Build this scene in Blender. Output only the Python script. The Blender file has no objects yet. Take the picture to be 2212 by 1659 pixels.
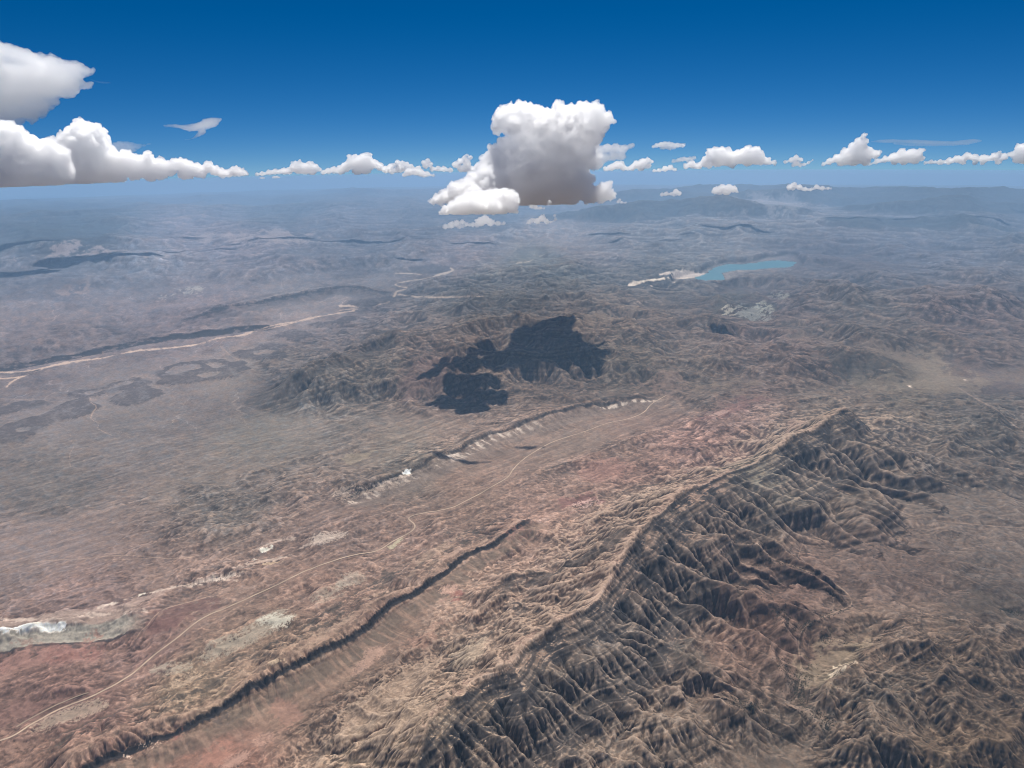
import bpy, math, random
import numpy as np
from mathutils import Vector, Matrix
S = bpy.context.scene
COL = S.collection
S.unit_settings.scale_length = 1000.0            # 1 unit = 1 kilometre
# ------------------------------------------------------------------ camera
CAM_H = 9.0                                      # km above the desert floor
RE = 6371.0                                      # earth radius, km
PITCH, ROLL = math.radians(17.45), math.radians(0.75)
FPX, CX, CY = 1661.0, 1106.0, 829.5              # pinhole model in a 2212 x 1659 frame
cam = bpy.data.cameras.new('camera'); camo = bpy.data.objects.new('camera', cam); COL.objects.link(camo)
cam.sensor_width = 36.0; cam.lens = 36.0 * FPX / 2212.0
cam.clip_start = 0.05; cam.clip_end = 2000.0
camo.location = (0, 0, CAM_H)
RM = Matrix.Rotation(math.pi/2 - PITCH, 4, 'X') @ Matrix.Rotation(-ROLL, 4, 'Z')
camo.rotation_euler = RM.to_euler()
S.camera = camo
S.render.resolution_x, S.render.resolution_y = 1024, 768
# ------------------------------------------------------------------ light
SUN_EL, SUN_AZ = math.radians(64), math.radians(9)   # azimuth clockwise from +Y
sun = bpy.data.lights.new('sun', 'SUN'); suno = bpy.data.objects.new('sun', sun); COL.objects.link(suno)
sun.energy = 4.6; sun.angle = math.radians(0.53); sun.color = (1.0, 0.965, 0.92)
sdir = Vector((math.sin(SUN_AZ)*math.cos(SUN_EL), math.cos(SUN_AZ)*math.cos(SUN_EL), math.sin(SUN_EL)))
suno.rotation_euler = sdir.to_track_quat('Z', 'Y').to_euler(); suno.location = (0, 0, 40)
W = bpy.data.worlds.new('World'); S.world = W; W.use_nodes = True
nt = W.node_tree; nt.nodes.clear()
wo = nt.nodes.new('ShaderNodeOutputWorld'); bg = nt.nodes.new('ShaderNodeBackground'); bg.inputs[1].default_value = 0.055
sky = nt.nodes.new('ShaderNodeTexSky'); sky.sky_type = 'NISHITA'; sky.sun_disc = False
sky.sun_elevation = SUN_EL; sky.sun_rotation = SUN_AZ
sky.altitude = 7600; sky.air_density = 1.0; sky.dust_density = 0.4; sky.ozone_density = 2.6
tc = nt.nodes.new('ShaderNodeTexCoord')
sep = nt.nodes.new('ShaderNodeSeparateXYZ'); comb = nt.nodes.new('ShaderNodeCombineXYZ')
ad = nt.nodes.new('ShaderNodeMath'); ad.operation = 'ADD'; ad.inputs[1].default_value = 0.048   # horizon dips below eye level
mx = nt.nodes.new('ShaderNodeMath'); mx.operation = 'MAXIMUM'; mx.inputs[1].default_value = 0.012
L = nt.links.new
L(tc.outputs['Generated'], sep.inputs[0]); L(sep.outputs[0], comb.inputs[0]); L(sep.outputs[1], comb.inputs[1])
L(sep.outputs[2], ad.inputs[0]); L(ad.outputs[0], mx.inputs[0]); L(mx.outputs[0], comb.inputs[2])
L(comb.outputs[0], sky.inputs[0])
hsv = nt.nodes.new('ShaderNodeHueSaturation'); hsv.inputs['Saturation'].default_value = 1.38
hsv.inputs['Value'].default_value = 1.0
L(sky.outputs[0], hsv.inputs['Color']); L(hsv.outputs[0], bg.inputs[0]); L(bg.outputs[0], wo.inputs[0])
S.view_settings.view_transform = 'Standard'; S.view_settings.look = 'None'
S.view_settings.exposure = 0.32; S.view_settings.gamma = 1.0
cy = S.cycles
S.render.engine = 'CYCLES'
cy.max_bounces = 8; cy.diffuse_bounces = 3; cy.glossy_bounces = 1; cy.transmission_bounces = 2
cy.volume_bounces = 2; cy.transparent_max_bounces = 16
cy.use_denoising = True; cy.denoiser = 'OPENIMAGEDENOISE'; cy.use_adaptive_sampling = False
cy.pixel_filter_type = 'BLACKMAN_HARRIS'; cy.filter_width = 1.0
cy.caustics_reflective = False; cy.caustics_refractive = False

def tag(o, label=None, cat=None, group=None, kind=None):
    if label: o['label'] = label
    if cat: o['category'] = cat
    if group: o['group'] = group
    if kind: o['kind'] = kind
    return o
# ------------------------------------------------------------------ sight lines -> points of the curved earth
Rm = np.array(RM.to_3x3())
def rays(px, py):
    px = np.asarray(px, float); py = np.asarray(py, float)
    v = np.stack([(px-CX)/FPX, -(py-CY)/FPX, -np.ones_like(px)], -1)
    v = v @ Rm.T
    return v / np.linalg.norm(v, axis=-1, keepdims=True)
def ground_at(px, py, h=0.0):
    d = rays(px, py); a = (d[..., 0]**2 + d[..., 1]**2)/(2*RE)
    disc = np.maximum(d[..., 2]**2 - 4*a*(CAM_H-h), 0)
    t = (-d[..., 2] - np.sqrt(disc))/(2*a)
    return d[..., 0]*t, d[..., 1]*t
def point_at(px, py, D):
    """world point seen at (px, py) at horizontal distance D"""
    d = rays(px, py); t = D/np.hypot(d[..., 0], d[..., 1])
    return np.array([0, 0, CAM_H]) + d*np.asarray(t)[..., None]
OFF = {3: (0, 484), 4: (734.5, 484), 5: (1469, 484), 6: (0, 1071.5), 7: (734.5, 1071.5), 8: (1469, 1071.5)}
def P(k, pts):
    """points read in one of the photo's detail views -> frame pixels"""
    if k == 0: return np.array(pts, float)
    if k in (1, 2):
        return np.array(pts, float)*0.5 + np.array([0 if k == 1 else 1106.0, 0])
    return np.array(pts, float)*0.3542 + np.array(OFF[k])
# ------------------------------------------------------------------ terrain grid: cells grow with distance
f4 = np.float32
rng = np.random.default_rng(11)
AZ, DT, RMIN, RMAX = math.radians(43), 0.00105, 6.6, 440.0
rr = [RMIN]
while rr[-1] < RMAX:
    r = rr[-1]; rr.append(r*(1 + DT*min(5.0, max(1.0, r/20.0))))
rr = np.array(rr); NI = len(rr); NJ = int(2*AZ/DT)
az = -AZ + np.arange(NJ)*(2*AZ/(NJ-1))
X = (rr[:, None]*np.sin(az)[None]).astype(f4); Y = (rr[:, None]*np.cos(az)[None]).astype(f4)
RR = np.repeat(rr[:, None], NJ, 1).astype(f4)
CELL = (rr*DT).astype(f4)                                   # km per column step
ASP = (np.gradient(rr)/CELL).astype(f4)                     # row step / column step
print('grid', NI, NJ)

def sstep(a, b, x):
    t = np.clip((x-a)/(b-a), 0, 1); return t*t*(3-2*t)
def resize(a, ni, nj):
    i = np.linspace(0, a.shape[0]-1, ni); j = np.linspace(0, a.shape[1]-1, nj)
    i0 = np.minimum(i.astype(int), a.shape[0]-2); j0 = np.minimum(j.astype(int), a.shape[1]-2)
    fi = (i-i0).astype(f4)[:, None]; fj = (j-j0).astype(f4)[None]
    b = a[i0]*(1-fi) + a[i0+1]*fi
    return b[:, j0]*(1-fj) + b[:, j0+1]*fj
def blur(a, r, n=2):
    r = int(r)
    if r < 1: return a
    for _ in range(n):
        for ax in (0, 1):
            p = np.pad(a, [(r+1, r) if k == ax else (0, 0) for k in (0, 1)], mode='edge')
            c = np.cumsum(p, axis=ax, dtype=np.float64)
            hi = np.take(c, np.arange(2*r+1, c.shape[ax]), axis=ax); lo = np.take(c, np.arange(0, c.shape[ax]-2*r-1), axis=ax)
            a = ((hi-lo)/(2*r+1)).astype(f4)
    return a
def inoise(beta, lo=2.0, hi=400.0, seed=0, shape=None, ani=1.0):
    """fractal noise laid out on the grid's own cells (scale-free), std 1"""
    shape = shape or (NI, NJ)
    g = np.random.default_rng(seed).standard_normal(shape).astype(f4)
    F = np.fft.rfft2(g)
    ky = np.fft.fftfreq(shape[0])[:, None]*ani; kx = np.fft.rfftfreq(shape[1])[None]
    k = np.sqrt(ky**2+kx**2) + 1e-9
    F *= k**(-beta)/(1+(k*lo)**4)*((k*hi)**2/(1+(k*hi)**2))
    a = np.fft.irfft2(F, s=shape).astype(f4)
    return (a-a.mean())/a.std()
def perlin(x, y, seed=0):
    t = np.random.default_rng(seed); perm = t.permutation(4096).astype(np.int32)
    ang = (t.random(4096)*2*np.pi); gx = np.cos(ang).astype(f4); gy = np.sin(ang).astype(f4)
    xi = np.floor(x).astype(np.int32); yi = np.floor(y).astype(np.int32)
    xf = (x-xi).astype(f4); yf = (y-yi).astype(f4)
    u = xf*xf*xf*(xf*(xf*6-15)+10); v = yf*yf*yf*(yf*(yf*6-15)+10)
    def c(dx, dy):
        h = perm[(perm[(xi+dx) & 4095] + yi+dy) & 4095]
        return gx[h]*(xf-dx) + gy[h]*(yf-dy)
    return ((c(0, 0)*(1-u)+c(1, 0)*u)*(1-v) + (c(0, 1)*(1-u)+c(1, 1)*u)*v)*1.6
def fbm(x, y, lam, octv=4, gain=.5, seed=0, ridged=False, cell=None):
    o = np.zeros_like(x); a = 1.0; tot = 0
    for k in range(octv):
        l = lam/2**k
        n = perlin(x/l+17.3*k, y/l-9.1*k, seed+k)
        if ridged: n = 1-2*np.abs(n)
        w = 1.0
        if cell is not None: w = sstep(1.6, 4.0, l/cell)     # octaves finer than the cells fade out
        o += a*n*w; tot += a; a *= gain
    return o/tot

# ------------------------------------------------------------------ broad elevations (km), known at a few places
EA = [((60, 800), .0), ((500, 720), .02), ((850, 630), .0), ((1000, 630), .05), ((1400, 605), .05), ((1600, 570), .0), ((1710, 555), .0),
      ((100, 1100), .22), ((400, 1000), .25), ((700, 1050), .36), ((500, 880), .15), ((900, 880), .3), ((1150, 960), .42), ((1000, 1060), .4),
      ((1300, 960), .48), ((1500, 900), .5), ((100, 1300), .30), ((500, 1300), .36), ((200, 1500), .3), ((900, 1500), .3), ((700, 1600), .22),
      ((1250, 1150), .5), ((1700, 1250), .42), ((1725, 1500), .34), ((2100, 1200), .5), ((2100, 950), .6), ((1950, 820), .62), ((2000, 700), .55),
      ((1500, 760), .5), ((1400, 700), .5), ((300, 520), .55), ((800, 500), .4), ((1500, 500), .3), ((2000, 500), .4), ((300, 620), .2),
      ((200, 450), .8), ((1100, 440), .6), ((2000, 430), .6), ((1500, 1640), .3), ((2150, 1640), .4)]
eax = np.array([e[0] for e in EA], float); eh = np.array([e[1] for e in EA])
ewx, ewy = ground_at(eax[:, 0], eax[:, 1], eh)
def base(x, y):
    r = np.hypot(x, y); u = np.log(np.maximum(r, 1)); v = np.arctan2(x, y)
    eu = np.log(np.hypot(ewx, ewy)); ev = np.arctan2(ewx, ewy)
    n = np.zeros(np.shape(x)); d = np.zeros(np.shape(x))
    for a, b, h in zip(eu, ev, eh):
        w = 1/((u-a)**2 + (v-b)**2 + .012)**1.6
        n += w*h; d += w
    return n/d
def G(pts, h=0.0):
    """frame pixels -> world xy of ground h km above the local floor"""
    p = np.array(pts, float); x, y = ground_at(p[:, 0], p[:, 1], .3)
    for _ in range(3): x, y = ground_at(p[:, 0], p[:, 1], base(x, y)+h)
    return np.stack([x, y], 1)

q = 6
BASE = resize(base(X[::q, ::q].astype(float), Y[::q, ::q].astype(float)).astype(f4), NI, NJ)

def field(pts, vals, reach):
    """signed distance (right of the line positive), run along it and value carried by it"""
    st = 3
    x = X[::st, ::st]; y = Y[::st, ::st]
    m = (x > pts[:, 0].min()-reach) & (x < pts[:, 0].max()+reach) & (y > pts[:, 1].min()-reach) & (y < pts[:, 1].max()+reach)
    xs, ys = x[m], y[m]; best = np.full(xs.shape, 1e9, f4); sg = np.ones_like(best); ss = np.zeros_like(best); vv = np.zeros_like(best)
    run = 0.0
    for k in range(len(pts)-1):
        a, b = pts[k], pts[k+1]; ab = b-a; ln = math.hypot(*ab)
        t = np.clip(((xs-a[0])*ab[0]+(ys-a[1])*ab[1])/(ln*ln), 0, 1)
        dx = xs-a[0]-t*ab[0]; dy = ys-a[1]-t*ab[1]; d = np.hypot(dx, dy); u = d < best
        best = np.where(u, d, best); cr = ab[0]*(ys-a[1])-ab[1]*(xs-a[0])
        sg = np.where(u, np.where(cr < 0, 1, -1), sg); ss = np.where(u, run+t*ln, ss); vv = np.where(u, vals[k]*(1-t)+vals[k+1]*t, vv)
        run += ln
    D = np.full(x.shape, 99.0, f4); D[m] = best; SG = np.ones(x.shape, f4); SG[m] = sg; s_ = np.zeros(x.shape, f4); s_[m] = ss; v_ = np.zeros(x.shape, f4); v_[m] = vv
    return resize(D, NI, NJ)*np.where(resize(SG, NI, NJ) > 0, 1, -1).astype(f4), resize(s_, NI, NJ), resize(v_, NI, NJ), run
def smooth_line(pts, n=4):
    p = np.array(pts, float)
    for _ in range(2):
        q_ = np.empty((2*len(p)-2, 2)); q_[0::2] = p[:-1]*.75+p[1:]*.25; q_[1::2] = p[:-1]*.25+p[1:]*.75
        p = np.vstack([p[:1], q_, p[-1:]])
    return p
RID = {}; ZMAX = np.zeros((NI, NJ), f4); TD = np.zeros((NI, NJ), f4); OWN = np.zeros((NI, NJ), np.int16); KEEP = ('r1', 'r3', 'r4', 'wc', 'w2', 'mesa', 'r7', 'r5', 'r5b', 'r1b', 'r5e')
def ridge(pts, h, wl, wr, pl=1.2, pr=1.5, cliff=.2, cw=.08, spur=.4, lam=.9, wob=.1, seed=1, ends=1.5):
    """one crest: pts in frame pixels; left and right half-widths in km"""
    g = smooth_line(G(pts, h*.95)); reach = max(wl, wr)*1.7
    D, s_, _, run = field(g, np.ones(len(g)), reach)
    near = np.abs(D) < reach
    x = X[near]; y = Y[near]; d = D[near]; s0 = s_[near]
    d = d + wob*fbm(x, y, wob*6, 4, .55, seed)
    u = (1-2*np.abs(perlin(s0/lam+.8*perlin(x/1.6, y/1.6, seed+7), d*.25/lam+seed, seed+3)))    # spurs run down the fall line
    u2 = (1-2*np.abs(perlin(s0/(lam*.41)+.9*perlin(x/.8, y/.8, seed+8), d*.45/lam+seed, seed+4)))
    u = .65*u+.35*u2
    e = np.clip(s0/ends, 0, 1)*np.clip((run-s0)/ends, 0, 1); e = e*(2-e)
    hh = h*e*(1+.10*perlin(s0/1.7, s0*0+seed, seed+9))
    tl = np.clip(1+d/(wl*(1+spur*.5*u)), 0, 1)**pl; tr0 = np.clip(1-d/(wr*(1+spur*u)), 0, 1)
    tr = (1-cliff)*tr0**pr + cliff*(1-sstep(0, cw*wr, d))
    mid = np.clip(4*tr0*(1-tr0), 0, 1)
    z = np.where(d < 0, hh*tl + hh*.06*u*np.clip(4*tl*(1-tl), 0, 1), hh*tr + hh*spur*.22*u*mid)
    Z = np.zeros((NI, NJ), f4); Z[near] = np.maximum(z, 0)
    js = (np.abs(np.diff(s_, axis=0, prepend=s_[:1])) > 4*ASP[:, None]*CELL[:, None]+.02) | (np.abs(np.diff(s_, axis=1, prepend=s_[:, :1])) > 4*CELL[:, None]+.02)
    js &= near
    w = np.clip(blur(js.astype(f4), 5)*14, 0, 1); Z = Z*(1-w)+blur(Z, 7)*w      # heal the seams inside bends
    u = Z > ZMAX+.01; ZMAX[u] = Z[u]; TD[u] = (D*h/wl*.9)[u]; OWN[u] = len(RID)+1
    RID[len(RID)] = (D, s_, run); return Z

R1 = np.vstack([[(850, 1740), (885, 1650), (940, 1560), (985, 1515), (1040, 1465)], P(7, [(1030, 1080), (1140, 900), (1210, 870), (1330, 810), (1440, 760), (1490, 700), (1620, 580), (1720, 380), (1800, 290), (1890, 165)]),
                [(1455, 1082), (1500, 1052), (1560, 1022), (1640, 990), (1700, 955), (1760, 925), (1820, 897), (1880, 880)]])
class Reg(dict):
    def __setitem__(self, k, v):
        super().__setitem__(k, v); n = len(RID)-1
        NAMES[n+1] = k
        if k not in KEEP: RID[n] = None
        else: LINE[k] = RID[n]
NAMES = {}; LINE = {}; zs = Reg()
zs['r1'] = ridge(R1, 1.12, 1.8, 2.8, pl=1.3, pr=1.45, cliff=.07, cw=.03, spur=.6, lam=1.25, wob=.10, seed=5)
zs['r1b'] = ridge(P(7, [(800, 640), (960, 550), (1150, 490), (1400, 480), (1600, 460), (1750, 330)]), .33, .8, .8, cliff=.45, cw=.12, spur=.35, lam=.5, wob=.06, seed=21, ends=.8)
zs['r1c'] = ridge(P(7, [(800, 750), (900, 700), (1010, 640), (1120, 640)]), .2, .4, .5, cliff=.5, cw=.15, spur=.4, lam=.35, wob=.05, seed=22, ends=.5)
zs['r1d'] = ridge(P(7, [(1480, 230), (1600, 130), (1780, 70), (1920, 20), (2040, -40)]), .28, .7, .7, cliff=.45, cw=.12, spur=.35, lam=.5, wob=.06, seed=23, ends=.8)
zs['r3'] = ridge(np.vstack([[(60, 1700)], P(6, [(450, 1650), (640, 1540), (850, 1450), (1100, 1370), (1300, 1260), (1450, 1180), (1600, 1100), (1860, 980), (2098, 860)]),
                 P(7, [(100, 820), (200, 720), (300, 640), (420, 570), (560, 490), (680, 410), (760, 340), (900, 290), (960, 262), (1040, 215), (1120, 165), (1180, 110)])]), .27, 1.0, .75, pl=1.1, pr=1.8, cliff=.40, cw=.08, spur=.16, lam=.35, wob=.03, seed=31, ends=.7)
zs['r4'] = ridge(P(4, [(-60, 1640), (150, 1560), (400, 1480), (600, 1400), (700, 1350), (900, 1255), (1100, 1195), (1350, 1125), (1600, 1055), (1950, 1025)]), .30, 1.2, .9, pl=1.0, pr=1.5, cliff=.4, cw=.1, spur=.35, lam=.45, wob=.05, seed=41)
zs['r4b'] = ridge(P(4, [(380, 1420), (560, 1330), (760, 1265), (950, 1210), (1150, 1160)]), .16, .9, .5, cliff=.5, spur=.3, lam=.5, wob=.05, seed=43)
zs['wc'] = ridge(P(6, [(-200, 900), (0, 860), (150, 820), (300, 790), (480, 780), (640, 760), (850, 720), (930, 700)]), .16, .7, .38, cliff=.5, cw=.3, spur=.2, lam=.3, wob=.03, seed=45, ends=.5)
zs['w2'] = ridge(P(6, [(1050, 530), (1200, 500), (1340, 470), (1480, 460), (1560, 465)]), .13, .6, .25, cliff=.5, spur=.3, lam=.25, wob=.03, seed=46, ends=.4)
# middle mountain with tilted beds
zs['r5'] = ridge(np.vstack([P(3, [(1560, 1010), (1800, 940), (2000, 870), (2098, 820)]), P(4, [(100, 790), (300, 730), (540, 690), (760, 640), (900, 600), (1150, 590), (1330, 610), (1530, 570), (1650, 600)])]), .75, 1.8, 3.2, pl=1.2, pr=1.4, cliff=.15, spur=.5, lam=1.6, wob=.25, seed=51, ends=3)
zs['r5b'] = ridge(P(3, [(1640, 1045), (1750, 1000), (1900, 930), (2098, 870), (2280, 800), (2420, 740)]), .5, 1.0, 1.4, cliff=.3, spur=.45, lam=.8, wob=.15, seed=52, ends=1.5)
zs['r5c'] = ridge(P(4, [(0, 1000), (150, 950), (330, 880), (480, 800), (560, 760)]), .2, .8, .9, cliff=.4, spur=.3, lam=.7, wob=.08, seed=53, ends=1.2)
zs['r5d'] = ridge(P(4, [(640, 1000), (800, 870), (900, 850), (1050, 850), (1250, 880), (1400, 840), (1560, 800)]), .46, 1.6, 1.6, cliff=.1, spur=.6, lam=1.2, wob=.3, seed=54, ends=2)
zs['r5e'] = ridge(P(4, [(120, 700), (250, 670), (400, 650), (530, 640)]), .2, .8, 1.0, cliff=.4, spur=.3, lam=.7, wob=.1, seed=55, ends=1.5)
# ridges farther out
zs['r6'] = ridge(P(4, [(360, 410), (480, 370), (620, 340), (850, 310), (1100, 290), (1280, 270), (1500, 240), (1560, 250)]), .5, 2.5, 3, cliff=.25, spur=.5, lam=2, wob=.3, seed=61, ends=4)
zs['r6b'] = ridge(P(4, [(690, 480), (850, 440), (980, 430), (1200, 400), (1420, 370), (1650, 390)]), .4, 2.2, 2.6, cliff=.25, spur=.5, lam=1.8, wob=.3, seed=62, ends=3)
zs['r6c'] = ridge(P(4, [(600, 610), (760, 540), (930, 500), (1150, 520), (1290, 490)]), .35, 2, 2, cliff=.25, spur=.5, lam=1.4, wob=.3, seed=63, ends=3)
zs['r7'] = ridge(np.vstack([P(3, [(1060, 550), (1250, 510), (1400, 490), (1530, 460), (1700, 430), (1850, 400), (2098, 370)]), P(4, [(100, 370), (200, 385), (330, 410)])]), .35, 1.6, 1.8, pl=.8, cliff=.5, spur=.3, lam=1.2, wob=.15, seed=71, ends=3)
zs['mesa'] = ridge(np.vstack([P(3, [(-200, 890), (0, 855), (240, 800), (500, 760), (780, 705), (980, 670), (1080, 655), (1250, 650), (1400, 625), (1560, 610), (1700, 600)])]), .17, 7.0, .75, pl=.5, cliff=.5, cw=.25, spur=.35, lam=.8, wob=.1, seed=72, ends=2)
# right side
zs['r2'] = ridge(P(8, [(900, 1300), (880, 1180), (940, 1085), (1110, 985), (1210, 925), (1300, 860), (1350, 800), (1450, 790)]), .36, .35, 1.1, pl=1.4, pr=1.1, cliff=.05, spur=.55, lam=.5, wob=.06, seed=81, ends=.5)
zs['r2b'] = ridge(P(8, [(1120, 1120), (1250, 1330), (1330, 1500), (1400, 1660)]), .3, .7, .8, cliff=.05, spur=.6, lam=.45, wob=.07, seed=82, ends=.6)
zs['r2c'] = ridge(P(8, [(1400, 1080), (1570, 1130), (1700, 1260), (1900, 1400), (2100, 1500)]), .32, .8, .8, cliff=.05, spur=.6, lam=.45, wob=.08, seed=83, ends=.8)
zs['r2d'] = ridge(P(8, [(1500, 880), (1700, 900), (1900, 980), (2050, 1100)]), .22, .7, .7, cliff=.05, spur=.6, lam=.45, wob=.08, seed=84, ends=.8)
zs['r2e'] = ridge(P(8, [(900, 1600), (1000, 1560), (1150, 1590), (1250, 1700)]), .2, .4, .5, cliff=.05, spur=.5, lam=.4, wob=.05, seed=85, ends=.5)
zs['r8'] = ridge(P(8, [(-100, 1060), (60, 1130), (200, 1190), (300, 1260), (440, 1400), (480, 1560)]), .25, .6, .7, cliff=.1, spur=.5, lam=.4, wob=.06, seed=86, ends=.6)
zs['r8b'] = ridge(P(8, [(540, 1240), (640, 1290), (760, 1350), (900, 1480)]), .15, .3, .35, cliff=.2, spur=.5, lam=.3, wob=.04, seed=87, ends=.4)
zs['r9'] = ridge(P(5, [(1180, 1170), (1290, 1250), (1400, 1290), (1440, 1350)]), .25, .9, 1.0, cliff=.2, spur=.5, lam=.7, wob=.1, seed=91, ends=1)
zs['r9b'] = ridge(P(5, [(1150, 1130), (1330, 1085), (1500, 1090), (1680, 1100), (1850, 1140), (1860, 1200), (1760, 1290)]), .22, .9, 1.0, cliff=.25, spur=.5, lam=.8, wob=.12, seed=92, ends=1)
zs['r9c'] = ridge(P(5, [(1330, 1200), (1400, 1180), (1470, 1230), (1560, 1290)]), .2, .7, .7, cliff=.1, spur=.5, lam=.6, wob=.1, seed=93, ends=.8)
zs['r9d'] = ridge(P(5, [(1560, 1380), (1700, 1330), (1830, 1340)]), .2, .7, .7, cliff=.2, spur=.5, lam=.6, wob=.1, seed=94, ends=.8)
zs['v1'] = ridge(P(8, [(90, 380), (220, 330), (380, 370), (560, 450)]), .2, .5, .6, cliff=.1, spur=.5, lam=.5, wob=.05, seed=95, ends=.5)
zs['v2'] = ridge(P(8, [(180, 640), (280, 590), (420, 640), (620, 700)]), .12, .4, .5, cliff=0, spur=.6, lam=.4, wob=.05, seed=96, ends=.5)
zs['v3'] = ridge(P(8, [(560, 40), (700, 0), (830, 60), (900, 110)]), .25, .9, .8, cliff=.05, spur=.5, lam=.7, wob=.1, seed=97, ends=.9)
zs['n1'] = ridge(P(5, [(40, 1100), (200, 1060), (380, 1025), (560, 1020)]), .13, .7, .7, cliff=.3, spur=.4, lam=.6, wob=.08, seed=101, ends=1)
zs['n2'] = ridge(P(5, [(560, 1110), (700, 1085), (870, 1060), (960, 1045)]), .13, .7, .6, cliff=.35, spur=.4, lam=.6, wob=.08, seed=102, ends=1)
zs['n3'] = ridge(P(4, [(1100, 1590), (1250, 1500), (1380, 1450), (1500, 1430), (1600, 1390), (1750, 1340), (1900, 1260), (2060, 1230)]), .14, .5, .5, cliff=.35, spur=.4, lam=.4, wob=.08, seed=103, ends=.8)
# dark rock hills, crater ridge, granite knobs, mountains behind them
for k, (c, h, w, lam) in enumerate([(P(5, [(830, 770), (930, 770), (1050, 830), (1130, 790), (1250, 840), (1430, 890)]), .28, 1.5, 1.0),
        (P(5, [(640, 370), (760, 375), (840, 345), (920, 390)]), .42, 2.2, 1.6), (P(5, [(900, 340), (990, 370), (1060, 440), (1120, 480)]), .42, 2.4, 1.6),
        (P(5, [(200, 480), (290, 400), (450, 400), (540, 420)]), .33, 2.0, 1.2), (P(5, [(250, 530), (310, 500), (420, 510), (510, 485), (560, 540)]), .25, 1.0, .6),
        (P(5, [(-60, 620), (120, 570), (220, 590), (350, 640)]), .35, 2.0, 1.5), (P(5, [(160, 700), (270, 690), (370, 760), (420, 800)]), .25, 1.8, 1.2),
        (P(5, [(-20, 780), (100, 760), (260, 880), (360, 900)]), .22, 1.6, 1.2), (P(5, [(470, 830), (580, 750), (640, 780), (700, 900)]), .28, 1.5, 1.1),
        (P(5, [(1300, 420), (1400, 410), (1520, 430), (1600, 560)]), .33, 2.6, 2.0), (P(5, [(1680, 420), (1760, 410), (1900, 470), (2000, 520)]), .33, 2.6, 2.0),
        (P(5, [(1700, 320), (1880, 290), (2098, 300)]), .4, 4, 2.5), (P(5, [(1580, 700), (1700, 690), (1850, 720), (1930, 700)]), .3, 2.0, 1.3),
        (P(5, [(1860, 740), (1950, 710), (2050, 780)]), .28, 1.8, 1.2), (P(5, [(1300, 560), (1450, 540), (1600, 590)]), .25, 2.0, 1.3),
        (P(5, [(950, 600), (1050, 640), (1180, 700), (1300, 760)]), .2, 1.4, 1.0), (P(5, [(250, 310), (380, 275), (430, 280), (560, 290), (720, 280)]), .35, 3, 2),
        (P(5, [(880, 300), (1100, 290), (1300, 320), (1500, 340)]), .35, 4, 2.5), (P(5, [(740, 210), (850, 185), (1000, 190), (1180, 200)]), .45, 5, 3),
        (P(5, [(1480, 140), (1600, 150), (1700, 190)]), .4, 6, 3), (P(5, [(700, 620), (780, 570), (850, 610)]), .15, 1.2, .9),
        (P(4, [(1750, 560), (1900, 540), (2050, 510), (2098, 520)]), .3, 2, 1.4), (P(4, [(1640, 620), (1800, 680), (1900, 740), (1960, 800)]), .2, 1.5, 1.2)]):
    zs['m%d' % k] = ridge(c, h*1.65, w, w, pl=1.25, pr=1.25, cliff=.05, spur=.6, lam=lam, wob=w*.16, seed=200+7*k, ends=w*.8)
# far plateaus and ranges close to the horizon
for k, (c, h, wl, wr) in enumerate([([(1250, 448), (1330, 436), (1400, 430), (1480, 432), (1540, 430), (1580, 436), (1620, 446)], 1.0, 9, 10),
        ([(1340, 408), (1440, 400), (1560, 394), (1640, 396), (1720, 404)], 1.2, 14, 14), ([(1700, 412), (1780, 400), (1860, 398), (1950, 402), (2040, 408), (2150, 404), (2260, 400)], 1.3, 14, 16),
        ([(1900, 442), (2050, 428), (2180, 432), (2300, 430)], .8, 9, 10), ([(1820, 480), (1960, 468), (2060, 472), (2160, 470)], .5, 6, 7),
        ([(-60, 470), (100, 462), (230, 455), (330, 450)], .7, 12, 7), ([(300, 452), (480, 440), (620, 445), (800, 442)], .6, 14, 7),
        ([(350, 424), (520, 415), (700, 408), (900, 412)], .8, 20, 14), ([(40, 486), (200, 476), (360, 482)], .5, 8, 5),
        ([(140, 540), (170, 522), (230, 518), (300, 520), (330, 528)], .55, 6, 4), ([(700, 510), (820, 500), (900, 498), (1000, 492)], .4, 6, 5),
        ([(180, 575), (300, 560), (420, 552), (600, 548)], .25, 5, 2.5), ([(500, 590), (640, 575), (800, 560), (1000, 545)], .2, 5, 2.5)]):
    zs['f%d' % k] = ridge(c, h*(1.7 if k < 5 else .85), wl, wr, pl=.8, pr=1.0, cliff=.3, cw=.2, spur=.35, lam=wr*.5, wob=wr*.1, seed=400+7*k, ends=wl*.8)

Zr = np.zeros((NI, NJ), f4)
for k_, v in zs.items():
    Zr = np.maximum(Zr, v) + .25*np.minimum(Zr, v)
RELIEF = np.clip(blur(Zr, 6)/.15, 0, 1)                     # 0 on plains, 1 in the mountains

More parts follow.
